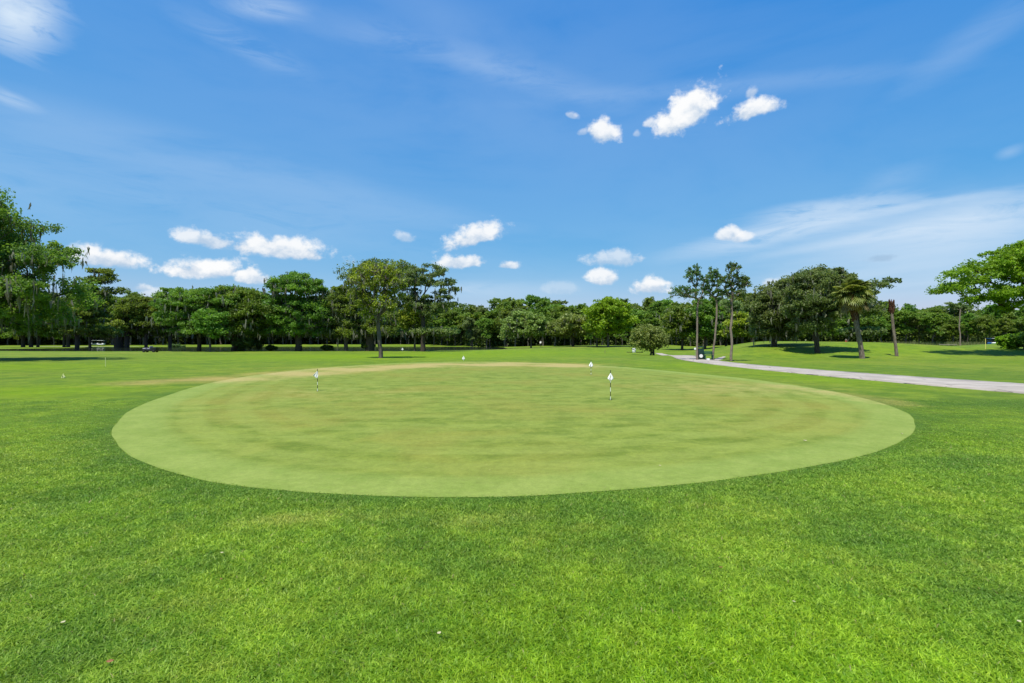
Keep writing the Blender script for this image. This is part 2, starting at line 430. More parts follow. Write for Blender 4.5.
# putting green: scaled rings of its outline, 4 mm above the lawn
cen = np.array([.3, 15.0])
sc = np.concatenate([np.linspace(.02, .80, 60), np.linspace(.81, 1.0, 46)])
gv = (cen[None, None, :] + (G[None, :, :]-cen)*sc[:, None, None]).reshape(-1, 2)
ng = len(G)
ge = np.zeros(len(gv))
ge = seg_dist(gv[:, 0], gv[:, 1], Gc)
gd, _, _, _, _ = zones(gv[:, 0], gv[:, 1])
gz = np.full(len(gv), .004) + Hgt(gv[:, 0], gv[:, 1])
i = np.arange(len(sc)-1)[:, None]*ng; j = np.arange(ng)[None, :]; j2 = (j+1) % ng
q = np.stack([i+j, i+j2, i+ng+j2, i+ng+j], -1).reshape(-1, 4)[:, ::-1]
fi = np.concatenate([q.ravel(), np.arange(ng)]); tot = np.concatenate([np.full(len(q), 4), [ng]])
def green_material():
    m, g = new_mat('putting_turf')
    co = g.n('ShaderNodeTexCoord').outputs['Object']
    e = g.n('ShaderNodeAttribute', attribute_name='edge').outputs['Fac']
    d = g.n('ShaderNodeAttribute', attribute_name='dry').outputs['Fac']
    n1 = g.noise(co, .22, 5, .6, .4); n2 = g.noise(co, 1.3, 10, .74, .3); n3 = g.noise(co, 9.0, 6, .72); n4 = g.noise(co, 90.0, 3, .7)
    str_ = g.noise(g.mapping(co, rot=(0, 0, R(8)), scale=(.35, 1.8, 1)), 1.1, 5, .6)
    c = g.mix(g.ss(n2, .36, .64), (.098,.142,.015), (.172,.216,.032))
    c = g.mix(g.m('MULTIPLY', g.ss(str_, .44, .66), .45), c, (.195,.245,.046))
    c = g.mix(g.m('MULTIPLY', g.ss(n1, .44, .66), .55), c, (.205,.188,.034))
    # concentric mowing passes
    cyc = g.m('SINE', g.m('MULTIPLY', g.m('ADD', e, g.m('MULTIPLY', g.m('SUBTRACT', n1, .5), .5)), 6.283/1.05))
    c = g.mix(g.m('MULTIPLY', g.ss(cyc, -.5, .5), g.ss(e, 5.0, 1.0, .10, .34)), c, (.215,.262,.052))
    ring = g.m('MULTIPLY', g.ss(g.m('ADD', e, g.m('MULTIPLY', g.m('SUBTRACT', n2, .5), .35)), .62, 1.15, 1, 0), .8)
    c = g.mix(ring, c, g.mix(g.ss(n2, .35, .65), (.160,.222,.040), (.200,.256,.056)))
    c = g.mix(g.m('MULTIPLY', g.ss(g.m('ADD', d, g.m('MULTIPLY', g.m('SUBTRACT', n2, .5), 1.1)), .12, .80), .85), c, (.33,.27,.10))
    v = g.m('ADD', g.m('ADD', .50, g.m('MULTIPLY', n3, .70)), g.m('ADD', g.m('MULTIPLY', g.m('SUBTRACT', n4, .5), .9), g.m('MULTIPLY', g.noise(co, 28.0, 4, .75), .30)))
    c = g.mix(g.m('MULTIPLY', g.ss(g.noise(g.mapping(co, loc=(5, 2, 0)), 16.0, 4, .7), .62, .70), .45), c, (.32,.29,.11))
    vm = g.n('ShaderNodeVectorMath', operation='SCALE'); g.put(vm.inputs[0], c); g.put(vm.inputs['Scale'], v)
    bp = g.n('ShaderNodeBump'); bp.inputs['Strength'].default_value = .5; bp.inputs['Distance'].default_value = .008
    g.put(bp.inputs['Height'], n4)
    return finish(m, g, principled(g, vm.outputs[0], .8, .12, normal=bp.outputs[0]))
pg = link('putting_green', mesh_np('putting_green', np.column_stack([gv, gz]), fi, tot, green_material(), dict(edge=ge, dry=gd), True))
tag(pg, 'large rounded putting green of short pale turf', 'putting green', kind='structure')

# cart path: pale concrete strips
def ribbon(name, cpts, widths, mat, label, thick=.03):
    P = np.array(cpts, float); W = np.array(widths, float); out = []; wo = []
    n = 14
    for k in range(len(P)-1):
        p0 = P[max(k-1, 0)]; p1 = P[k]; p2 = P[k+1]; p3 = P[min(k+2, len(P)-1)]
        for s_ in range(n):
            t = s_/n
            out.append(.5*((2*p1)+(-p0+p2)*t+(2*p0-5*p1+4*p2-p3)*t*t+(-p0+3*p1-3*p2+p3)*t**3)); wo.append(W[k]*(1-t)+W[k+1]*t)
    out.append(P[-1]); wo.append(W[-1]); out = np.array(out); wo = np.array(wo)
    tg = np.gradient(out, axis=0); tg /= np.linalg.norm(tg, axis=1)[:, None]; nn = np.column_stack([-tg[:, 1], tg[:, 0]])
    cols = [-.5, -.25, 0, .25, .5]; rng = np.random.default_rng(3)
    vs = []
    for k in range(len(out)):
        jl, jr = rng.normal(0, .06, 2)
        for c in cols:
            p = out[k]+nn[k]*(c*wo[k] + (jl if c == -.5 else jr if c == .5 else 0)); vs.append((p[0], p[1], H1(*p)+thick))
        for c in (-.5, .5):
            p = out[k]+nn[k]*c*wo[k]*1.0; vs.append((p[0], p[1], H1(*p)-.05))
    f = []; m_ = 7
    for k in range(len(out)-1):
        a = k*m_; b = a+m_
        for c in range(4): f += [(a+c, a+c+1, b+c+1, b+c)]
        f += [(a+5, a, b, b+5), (a+4, a+6, b+6, b+4)]
    o = link(name, mesh_np(name, vs, np.array(f), 4, mat)); tag(o, label, 'path', kind='structure'); return o
m, g = new_mat('path_concrete'); co = g.n('ShaderNodeTexCoord').outputs['Object']
n1 = g.noise(co, .8, 6, .65); n2 = g.noise(co, 14, 5, .6)
c = g.mix(g.ss(n1, .35, .65), (.275,.245,.212), (.385,.345,.300)); c = g.mix(g.m('MULTIPLY', g.ss(n2, .5, .75), .45), c, (.20,.185,.165))
vo = g.n('ShaderNodeTexVoronoi', feature='DISTANCE_TO_EDGE'); g.put(vo.inputs['Vector'], co); vo.inputs['Scale'].default_value = .42
c = g.mix(g.m('MULTIPLY', g.ss(vo.outputs['Distance'], .0, .014, 1, 0), .7), c, (.09,.085,.07))
c = g.mix(g.m('MULTIPLY', g.ss(g.noise(co, .35, 5, .7), .55, .72), .5), c, (.24,.21,.165))
M_path = finish(m, g, principled(g, c, .9, .15))
ribbon('cart_path', [(25.5,2),(22.0,9),(19.4,16),(17.9,21.5),(17.0,27),(16.4,33),(16.3,40),(17.4,49),(20.0,60),(22.3,72),(23.5,82)],
       [6.0,5.8,5.0,4.2,3.6,3.0,2.7,2.8,2.6,1.8,1.0], M_path, 'pale concrete cart path sweeping across the lawn from the right edge')
ribbon('cart_path', [(18.3,46),(19.6,48.6),(21.0,51.5),(22.4,54)], [.4,.6,.5,.25], M_path, 'narrow pale spur of the path leading away behind the bench')
lp = [spot(px, 350.3) for px in (-60, 0, 20, 45, 60)]
ribbon('sand_path', [(p.x, p.y) for p in lp], [.6,1.2,1.6,1.2,.5], M_path, 'pale sandy strip in the far left lawn', .02)
lp = [spot(px, 346.6) for px in (30, 60, 100, 140)]
ribbon('sand_path', [(p.x, p.y) for p in lp], [1.5,2.5,2.5,1.5], M_path, 'grey track passing below the far left trees', .02)

# pond
m, g = new_mat('pond_water'); co = g.n('ShaderNodeTexCoord').outputs['Object']
bp = g.n('ShaderNodeBump'); bp.inputs['Strength'].default_value = .10; bp.inputs['Distance'].default_value = .05
g.put(bp.inputs['Height'], g.noise(g.mapping(co, scale=(1, .4, 1)), 1.2, 4, .6))
M_water = finish(m, g, principled(g, (.020, .030, .018), .09, .5, normal=bp.outputs[0]))
mb = MB(); mb.poly([(POND_C[0]+POND_R[0]*1.08*math.cos(t)/float((abs(math.cos(t))**3+abs(math.sin(t))**3)**(1/3)), POND_C[1]+POND_R[1]*1.08*math.sin(t)/float((abs(math.cos(t))**3+abs(math.sin(t))**3)**(1/3)), WATER_Z) for t in np.linspace(0, 2*math.pi, 72, endpoint=False)])
tag(mb.build('pond_water', M_water), 'dark pond reflecting the trees behind the near bank', 'pond', kind='structure')

# ================================================================ foreground grass blades (one uncountable mass)
rng = np.random.default_rng(11)
def blades(N, dmin, dmax):
    u = rng.random(N); d = dmin*(dmax/dmin)**u                 # density falls off as 1/d^2
    x = (rng.random(N)*2-1)*(d*1.06+1.2); y = d*np.sqrt(1-0*u)
    ins = inside(x, y, Gc); e = seg_dist(x, y, G)
    keep = np.where(ins, e < .05*rng.random(N)**1.5*(.6+y*.06), True)
    return x[keep], y[keep], e[keep]
bx, by, be = blades(980000, 1.7, 15.0)
# thinner stand of blades on both sides of the viewpoint and underfoot
ns = 420000; dd_ = 1.5*(10**rng.random(ns)); yy_ = dd_-1.4; xx_ = (np.maximum(yy_, .3)*1.06+.9+rng.random(ns)**1.3*7.0)*np.where(rng.random(ns) < .5, -1, 1)
xu_ = rng.uniform(-3, 3, 60000); yu_ = rng.uniform(-1.0, 1.7, 60000)
xx_ = np.concatenate([xx_, xu_]); yy_ = np.concatenate([yy_, yu_]); kk_ = ~inside(xx_, yy_, Gc); xx_ = xx_[kk_]; yy_ = yy_[kk_]
bx = np.concatenate([bx, xx_]); by = np.concatenate([by, yy_]); be = np.concatenate([be, seg_dist(xx_, yy_, Gc)])
N = len(bx); d = np.hypot(bx, by)
dryb, lushb, darkb, _, _ = zones(bx, by)
# tufted clumping
tuft = (np.sin(bx*9.1+3*np.sin(by*5.3))*np.sin(by*8.3+2*np.sin(bx*6.1))+np.sin(bx*23+by*7)*np.sin(by*19-bx*5))*.25+.5
hgt = (.014+.012*rng.random(N)+.010*tuft)*np.clip(.5+be/.5, .5, 1)*np.interp(d,[0,7,15],[1,1.15,.35])
wid = (.0023+.0026*rng.random(N)**2)*(1+np.maximum(d-3, 0)*.14)
ang = rng.random(N)*2*math.pi; lean = rng.random(N)**.6*1.7*hgt; la = rng.random(N)*2*math.pi
bz = Hgt(bx, by)
p = np.column_stack([bx, by, bz-.003]); wv = np.column_stack([np.cos(ang), np.sin(ang), 0*ang])*wid[:, None]
lv = np.column_stack([np.cos(la)*lean, np.sin(la)*lean, 0*la])
V = np.empty((N, 5, 3), np.float32)
V[:, 0] = p-wv; V[:, 1] = p+wv
mid = p+lv*.35+np.column_stack([0*bx, 0*bx, hgt*.62])
V[:, 2] = mid+wv*.8; V[:, 3] = mid-wv*.8
V[:, 4] = p+lv+np.column_stack([0*bx, 0*bx, hgt*(1-.25*rng.random(N))])
base = np.arange(N)[:, None]*5
fi = np.concatenate([(base+np.array([0, 1, 2, 3])).ravel(), (base+np.array([3, 2, 4])).ravel()])
tot = np.concatenate([np.full(N, 4), np.full(N, 3)])
tint = np.clip(rng.random(N)*.62+tuft*.32+(rng.random(N) > .992)*.6, 0, 1)
m, g = new_mat('grass_blades'); co = g.n('ShaderNodeTexCoord').outputs['Object']
A = lambda k: g.n('ShaderNodeAttribute', attribute_name=k).outputs['Fac']
c, n3, n4 = turf_color(g, co, A('dry'), A('lush'), A('dark'))
c = g.mix(g.m('MULTIPLY', g.ss(A('tint'), 0, .9), 1.0), g.mix(1.0, c, (1.15, 1.55, 1.6), 'MULTIPLY'), g.mix(1.0, c, (3.5, 3.15, 4.2), 'MULTIPLY'))
c = g.mix(g.ss(A('tint'), .97, 1.0), c, (.42, .36, .16))
p_ = principled(g, c, .5, .3); tr = g.n('ShaderNodeBsdfTranslucent'); g.put(tr.inputs['Color'], c)
mx = g.n('ShaderNodeMixShader'); mx.inputs[0].default_value = .5
m.node_tree.links.new(p_, mx.inputs[1]); m.node_tree.links.new(tr.outputs[0], mx.inputs[2])
M_blade = finish(m, g, mx.outputs[0])
R5 = lambda a: np.repeat(a, 5)
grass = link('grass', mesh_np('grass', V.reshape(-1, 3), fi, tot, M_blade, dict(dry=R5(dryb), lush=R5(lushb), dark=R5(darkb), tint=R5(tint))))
tag(grass, 'short green grass blades of the near lawn', 'grass', kind='stuff')

# ================================================================ trees
def leaf_quads(cent, size, rng, up=.12, elong=1.7):
    """random diamond-shaped leaves (4 verts each)"""
    N = len(cent)
    n = rng.normal(size=(N, 3)); n[:, 2] = np.abs(n[:, 2])+up; n /= np.linalg.norm(n, axis=1)[:, None]
    r = rng.normal(size=(N, 3)); u = np.cross(n, r); u /= np.linalg.norm(u, axis=1)[:, None]; v = np.cross(n, u)
    s = size*(.6+.8*rng.random(N))
    a = u*(s*.5*elong**.5)[:, None]; b = v*(s*.5/elong**.5)[:, None]
    return np.stack([cent-a, cent+b*1.0+a*.1, cent+a, cent-b+a*.1], 1).reshape(-1, 3)

def tube_np(p0, p1, r0, r1, rng, seg=6, sub=3, wig=.06):
    L = np.linalg.norm(p1-p0)
    t = np.linspace(0, 1, sub+1)[:, None]
    pts = p0*(1-t)+p1*t
    if sub > 1: pts[1:-1] += rng.normal(0, wig*L, (sub-1, 3))*[1, 1, .5]
    rr = r0*(1-t[:, 0])+r1*t[:, 0]; V = []
    for k in range(sub+1):
        dv = pts[min(k+1, sub)]-pts[max(k-1, 0)]; dv /= np.linalg.norm(dv)+1e-9
        ref = np.array([0, 0, 1.]) if abs(dv[2]) < .9 else np.array([1., 0, 0])
        u = np.cross(dv, ref); u /= np.linalg.norm(u); v = np.cross(dv, u)
        aa = np.linspace(0, 2*math.pi, seg, endpoint=False)[:, None]
        V.append(pts[k]+(u*np.cos(aa)+v*np.sin(aa))*rr[k])
    V = np.vstack(V); Fc = []
    for k in range(sub):
        for s in range(seg):
            Fc.append((k*seg+s, k*seg+(s+1) % seg, (k+1)*seg+(s+1) % seg, (k+1)*seg+s))
    return V, np.array(Fc)

def skeleton(trunk, clumps, r_base, rng, pk=.35, r_min=.03, seg=6, maxr=None, expo=2.3):
    """connect trunk polyline and clump centres into a branching tree, return tube mesh arrays"""
    nodes = [np.array(p, float) for p in trunk]; par = [-1]+list(range(len(trunk)-1)); plen = [0.0]
    for k in range(1, len(trunk)): plen.append(0.0)
    ntr = len(trunk)
    fork = nodes[-1]
    order = np.argsort([np.linalg.norm(c-fork) for c in clumps])
    for o in order:
        c = clumps[o]; D = np.linalg.norm(np.array(nodes)-c, axis=1)
        Z = np.array([n[2] for n in nodes]); pen = D+pk*np.array(plen)+.8*np.maximum(0, Z-c[2])
        pen[:max(1, ntr//2)] += 1e3
        b = int(np.argmin(pen))
        if D[b] > 1.5 and b >= ntr-1:           # a bend on the way gives crooked limbs
            mid = nodes[b]*.5+c*.5+rng.normal(0, .10*D[b], 3)*[1, 1, .6]-np.array([0, 0, .06*D[b]])
            nodes.append(mid); par.append(b); plen.append(plen[b]+D[b]*.5); b = len(nodes)-1
        nodes.append(c); par.append(b); plen.append(plen[b]+np.linalg.norm(nodes[b]-c))
    n = len(nodes); area = np.full(n, 0.0); has = np.zeros(n, bool)
    for k in range(1, n): has[par[k]] = True
    area[~has] = r_min**expo
    # accumulate from the outside in
    depth = np.zeros(n, int)
    for k in range(1, n): depth[k] = depth[par[k]]+1
    for k in sorted(range(1, n), key=lambda q: -depth[q]): area[par[k]] += area[k]
    rad = area**(1/expo)
    f = r_base/rad[0] if rad[0] > 0 else 1
    rad = r_min+(rad-r_min)*(r_base-r_min)/(rad[0]-r_min+1e-9)
    Vs, Fs, off = [], [], 0
    for k in range(1, n):
        tr = k < ntr
        r0 = rad[par[k]] if tr or par[k] < 0 else min(rad[par[k]], rad[k]*1.35); r1 = rad[k]
        if k == 1: r0 = rad[0]*1.2
        V_, F_ = tube_np(nodes[par[k]], nodes[k], r0, r1, rng, seg=10 if tr else seg, sub=2 if tr else 3, wig=.015 if tr else .05)
        Vs.append(V_); Fs.append(F_+off); off += len(V_)
    return np.vstack(Vs), np.vstack(Fs)

def sample_clumps(ells, n, mind, rng, hollow=.55):
    """ells: (x,y,z,rx,ry,rz) in local metres; spread clump centres, mostly in the outer shell"""
    vol = np.array([e[3]*e[4]*e[5] for e in ells])**.8; pr = vol/vol.sum(); out = []
    tries = 0
    while len(out) < n and tries < n*60:
        tries += 1
        e = ells[rng.choice(len(ells), p=pr)]
        v = rng.normal(size=3); v /= np.linalg.norm(v)
        if v[2] < -.3 and rng.random() < .6: v[2] = -v[2]
        r = hollow+(1-hollow)*rng.random()**.6
        p = np.array([e[0]+v[0]*r*e[3], e[1]+v[1]*r*e[4], e[2]+v[2]*r*e[5]])
        if out and np.min(np.linalg.norm(np.array(out)-p, axis=1)) < mind*(.7+.6*rng.random()): continue
        out.append(p)
    return np.array(out)

def make_foliage(clumps, nleaf, rc, lsize, rng, flat=.7, droop=0.0, stray=.06):
    k = len(clumps); per = np.maximum(1, (nleaf/k*(.5+rng.random(k))).astype(int)); ids = np.repeat(np.arange(k), per)
    N = len(ids); v = rng.normal(size=(N, 3)); v /= np.linalg.norm(v, axis=1)[:, None]
    r = rng.random(N)**.5
    r *= np.where(rng.random(N) < stray, 1.45, 1)
    # each clump is itself lumpy: a few sub-puffs
    sub = rng.normal(0, .48, (k, 5, 3))*[1, 1, .5]
    sid = rng.integers(0, 5, N); cr = rc*(.65+.7*rng.random(k))
    P = clumps[ids]+(sub[ids, sid]+v*(r*.62)[:, None])*cr[ids][:, None]*np.array([1, 1, flat])
    if droop: P[:, 2] -= droop*rng.random(N)**2*cr[ids]
    tc_ = rng.random(k)
    subt = rng.random((k, 5))
    tint = np.clip(.45*tc_[ids]+.25*subt[ids, sid]+.35*rng.random(N)-.02, 0, 1)
    return leaf_quads(P, lsize, rng), np.repeat(tint, 4)

def make_moss(clumps, rng, prob=.7, L=(.8, 2.2), per=5, spread=.8, wdt=.05):
    V, F_ = [], []; off = 0; T = []
    for c in clumps:
        if rng.random() > prob*.9: continue
        for _ in range(rng.integers(3, per+3)):
            p = c+rng.normal(0, spread, 3)*[1, 1, .35]; l = rng.uniform(*L)*.55*rng.random()**.4; w_ = wdt*.55*(.6+rng.random())
            for q in range(3):
                a = rng.random()*math.pi; o = np.array([math.cos(a), math.sin(a), 0])*w_; l2 = l*rng.uniform(.5, 1)
                pp = p+rng.normal(0, .06, 3)
                k1 = pp-[0, 0, l2*.4]+rng.normal(0, .05, 3); k2 = pp-[0, 0, l2]+rng.normal(0, .07, 3)
                V += [pp-o*.5, pp+o*.5, k1+o, k1-o, k2+o*.25, k2-o*.25]
                F_ += [(off, off+1, off+2, off+3), (off+3, off+2, off+4, off+5)]; off += 6
                T += [rng.random()]*6
    return np.array(V), np.array(F_), np.array(T)

M_bark = bark_mat('bark_grey', (.060,.050,.040), (.150,.130,.105))
M_barkc = bark_mat('bark_pale_grey', (.10,.09,.08), (.26,.24,.21))
M_barkd = bark_mat('bark_dark', (.035,.028,.022), (.085,.070,.055))
M_barkp = bark_mat('bark_pine', (.13,.10,.075), (.27,.22,.175))
M_barkr = bark_mat('bark_palm', (.10,.07,.05), (.25,.21,.17))
M_boots = bark_mat('palm_boots', (.045,.022,.014), (.16,.075,.045))
M_oak = leaf_mat('oak_leaves', (.054,.098,.016), (.110,.180,.024), (.195,.268,.036), .42)
M_oakg = leaf_mat('grey_oak_leaves', (.066,.098,.030), (.118,.165,.050), (.185,.232,.078), .42)
M_wood = leaf_mat('wood_leaves', (.062,.112,.016), (.118,.196,.026), (.195,.280,.042), .44, .22)
M_bright = leaf_mat('bright_leaves', (.105,.200,.014), (.175,.300,.018), (.250,.390,.032), .42)
M_yell = leaf_mat('cypress_leaves', (.075,.110,.012), (.170,.225,.018), (.300,.330,.035), .35)
M_will = leaf_mat('willow_leaves', (.105,.145,.032), (.165,.220,.050), (.230,.285,.080), .36)
M_pine = leaf_mat('pine_needles', (.045,.085,.022), (.080,.135,.034), (.140,.190,.048), .38)
M_right = leaf_mat('elm_leaves', (.085,.145,.010), (.155,.245,.014), (.235,.335,.026), .45)
M_palm = leaf_mat('palm_fronds', (.050,.080,.014), (.140,.185,.035), (.290,.330,.080), .35)
M_dead = leaf_mat('dead_fronds', (.14,.11,.035), (.27,.24,.09), (.42,.38,.18), .35)
M_moss = leaf_mat('hanging_moss', (.11,.11,.078), (.17,.168,.125), (.24,.235,.175), .35)
M_brush = leaf_mat('undergrowth', (.030,.058,.012), (.058,.100,.020), (.100,.145,.036), .3)

TRW = .78
def hero(name, label, cat, px, py, ells_px, fork_y, trunk_w, seed, mat, bark, nclump=90, nleaf=22000, rc=1.1, lsize=.2,
         moss=0.0, moss_len=(.8, 2.0), mind=1.3, flat=.6, trunk_lean=0.0, depth=.85, d=None, extra_trunks=(), group=None, hollow=.5, droop=0.0, trunk_col=None, rmin=.03, pk=.35):
    """ells_px: crown lobes in picture units (px, py, rx, ry, depth shift m) turned into real metres at the tree's distance"""
    rng = np.random.default_rng(seed)
    d = d or hit(px, py); X0 = (px-512)/F*d; base = Vector((X0, d, H1(X0, d))); k = d/F
    zof = lambda y_: (HZ-y_)*k+EYE-base.z
    E = []
    for e in ells_px:
        ex, ey, rx, ry = e[:4]; dy = e[4] if len(e) > 4 else 0.0
        E.append(((ex-px)*k, dy, zof(ey), rx*k, rx*k*depth, ry*k))
    if d > 60 and moss > .35:
        xs = [e[0]-e[2] for e in ells_px]+[e[0]+e[2] for e in ells_px]; w0 = (max(xs)-min(xs))*.42
        E.append((((max(xs)+min(xs))/2-px)*k, 1.5, zof(331.5), w0*k, w0*k*depth, 5.5*k))
    # shrink so that clump radius stays inside
    E = [(a, b, c, max(.3, r1-rc*.6), max(.3, r2-rc*.6), max(.25, r3-rc*flat*.6)) for a, b, c, r1, r2, r3 in E]
    cl = sample_clumps(E, nclump, mind, rng, hollow)
    root = empty(name, base); tag(root, label, cat, group)
    fz = zof(fork_y); tp = [np.array([0, 0, -.25])]; nn = 4
    for q in range(1, nn+1):
        t = q/nn; tp.append(np.array([trunk_lean*t+rng.normal(0, .04), rng.normal(0, .04), fz*t]))
    r_b = trunk_w*TRW*k*.5
    V_, F_ = skeleton(tp, cl, r_b, rng, r_min=rmin, pk=pk)
    for (ox, w2, ytop) in extra_trunks:
        tp2 = [np.array([ox*k, rng.normal(0, .8), -.25]), np.array([ox*k*1.1, 0, zof(ytop)*.5]), np.array([ox*k*1.5, 0, zof(ytop)])]
        V2, F2 = skeleton(tp2, cl[rng.choice(len(cl), max(3, len(cl)//6), replace=False)], w2*k*.5, rng)
        F_ = np.vstack([F_, F2+len(V_)]); V_ = np.vstack([V_, V2])
    link('trunk', mesh_np('trunk', V_, F_, 4, bark, smooth=True), root)
    LV, LT = make_foliage(cl, nleaf, rc, lsize, rng, flat, droop)
    link('crown', mesh_np('crown', LV, np.arange(len(LV)), 4, mat, dict(tint=LT)), root)
    if moss > 0:
        low = cl
        MV, MF, MT = make_moss(low, rng, moss, moss_len, spread=rc*.7, wdt=.035+.0012*d)
        hm = link('hanging_moss', mesh_np('hanging_moss', MV, MF, 4, M_moss, dict(tint=MT)), root); hm['kind'] = 'stuff'
    return root

# --- big oak at the left edge
hero('live_oak', 'towering dark mossy oak cut off by the left edge, tallest crown in view', 'oak tree', -52, 356.5,
     [(-55,262,75,66),(6,212,26,24,-1),(36,246,24,14,2),(5,262,42,26,1),(52,262,32,18,0),(20,298,52,24,-2),(68,290,26,20,1),(-20,225,40,26,3),(-5,312,62,20,3)],
     318, 11, 1, M_oak, M_barkd, nclump=260, nleaf=110000, rc=1.0, lsize=.16, moss=.9, moss_len=(1.0, 3.4), mind=1.05, flat=.85, d=46, hollow=.35)
hero('live_oak', 'small-crowned mossy oak just right of the towering left oak', 'oak tree', 77, 346.8,
     [(98,277,14,13),(88,300,20,16),(76,315,26,14),(108,290,10,8)], 330, 5, 2, M_oak, M_barkd, nclump=75, nleaf=26000, rc=1.5, lsize=.34, moss=.7, moss_len=(1.5,4), mind=1.9, flat=.5, d=110)
# --- trees at far left with dark trunks
for q, (px, py, ells, tw, lab) in enumerate([
    (23,346.2,[(12,312,26,17),(28,322,22,12)],4,'leftmost dark trunk tree under the towering left oak'),
    (31,346.2,[(36,309,24,18),(30,322,18,12)],4,'thick dark trunk tree second from left under the big oak'),
    (38,345.4,[(48,314,20,16)],3,'slim dark trunk tree third from left under the big oak'),
    (64,345.8,[(66,311,20,16),(58,322,16,10)],3,'narrow trunk tree left of the thick-trunked mossy one'),
    (68,346.0,[(80,313,16,14)],4,'dark trunk tree standing close against its narrow left neighbour'),
    (90,345.5,[(94,312,19,18),(100,325,16,9)],3,'oak whose thin trunk stands left of the white golf cart'),
    (118,347.8,[(112,309,22,17),(125,318,20,15),(116,326,26,11)],9,'broad round oak with a thick black trunk cluster left of the dark utility cart'),
    (127,347.3,[(140,308,22,14),(135,322,22,13)],6,'dense oak overlapping the thick black trunk cluster from the right'),
    (146,346.6,[(152,310,18,15),(158,322,17,13)],4,'oak with grey moss directly above the dark utility cart'),
    (170,344.6,[(175,300,18,13),(172,318,18,13)],4,'oak filling the gap between the utility cart and the wide domed oak')]):
    hero('oak_tree', lab, 'oak tree', px, py, ells, 331, tw, 20+q, M_wood if q != 1 else M_oak, M_barkd, nclump=60, nleaf=26000, rc=1.8, lsize=.38,
         moss=.45, moss_len=(1.5,4), mind=2.0, flat=.55, d=min(hit(px, py), 150), extra_trunks=((3,2.5,330),) if q == 6 else ())
# --- oaks along the pond bank
hero('live_oak', 'wide domed live oak with pale moss and a slender dark trunk', 'oak tree', 199, 350.2,
     [(190,306,32,18),(215,300,42,16,2),(180,318,26,16),(205,322,34,16),(235,302,30,18,3)], 330, 5, 3, M_oak, M_barkd, nclump=150, nleaf=80000, rc=1.5, lsize=.23, moss=.8, moss_len=(1.2,3.4), mind=1.4, flat=.5, d=88)
hero('young_tree', 'small pale-trunked tree in front of the wide domed oak', 'tree', 210, 351,
     [(209,322,13,14),(214,332,10,8)], 337, 2.6, 4, M_wood, M_bark, nclump=26, nleaf=6000, rc=1.1, lsize=.28, mind=1.0, d=84)
hero('live_oak', 'dense oak with a very broad black trunk hidden in shrubs by the pond', 'oak tree', 237, 350.6,
     [(240,300,26,16),(255,312,28,18),(232,322,34,16),(262,326,18,14)], 335, 12, 5, M_oak, M_barkd, nclump=130, nleaf=64000, rc=1.5, lsize=.24, moss=.7, moss_len=(1.2,3), mind=1.4, flat=.55, d=90)
hero('live_oak', 'tall open-topped oak with a thick trunk at the water edge', 'oak tree', 298.5, 350.4,
     [(296,288,30,16),(315,292,16,15),(284,304,20,16),(300,318,28,20),(318,318,16,17),(278,325,15,14)], 328, 8, 6, M_oak, M_barkd, nclump=120, nleaf=46000, rc=1.25, lsize=.23, moss=.8, moss_len=(1.2,3.2), mind=1.55, flat=.55, d=90)
hero('live_oak', 'low grey-green mossy oak between the open-topped oak and the yellowish cypress', 'oak tree', 346, 350.3,
     [(338,298,16,12),(345,312,20,16),(336,326,20,14),(352,328,16,12)], 335, 5, 7, M_oakg, M_bark, nclump=80, nleaf=32000, rc=1.4, lsize=.24, moss=.95, moss_len=(1.5,4), mind=1.5, d=92)
hero('bald_cypress', 'yellow-green cypress with bare grey limbs standing in front of the pond', 'cypress tree', 380.5, 358.4,
     [(375,278,30,17),(362,288,22,16),(392,284,18,20),(378,302,26,12),(370,316,14,8)], 322, 5, 8, M_yell, M_bark, nclump=95, nleaf=11000, rc=.62, lsize=.16, moss=.95, moss_len=(.6,1.6), mind=.95, flat=.9, trunk_lean=-.25, d=52.5, hollow=.3, rmin=.045)
hero('live_oak', 'broad dark oak directly behind the yellow-green cypress', 'oak tree', 370, 350.5,
     [(352,276,16,14),(372,274,26,16),(398,276,20,18),(350,300,24,18),(395,312,18,14),(365,325,22,10)], 322, 10, 9, M_oak, M_barkd, nclump=105, nleaf=36000, rc=1.4, lsize=.24, moss=.8, moss_len=(1.5,3.6), mind=1.7, flat=.6, d=91)
hero('live_oak', 'airy oak with sky gaps right of the yellow-green cypress', 'oak tree', 423, 351,
     [(418,278,20,13),(432,276,18,13),(444,288,16,12),(450,300,12,12),(412,296,14,12),(428,306,16,14)], 318, 6, 10, M_oakg, M_barkd, nclump=85, nleaf=22000, rc=1.1, lsize=.23, moss=.9, moss_len=(1.2,3), mind=1.7, flat=.55, d=87, hollow=.45)
hero('young_tree', 'lime-tinted small tree hugging the left side of the airy oak trunk', 'tree', 415, 350.5,
     [(415,318,14,16),(422,330,10,9)], 338, 2.5, 11, M_yell, M_bark, nclump=35, nleaf=6500, rc=1.1, lsize=.28, mind=1.1, d=89)
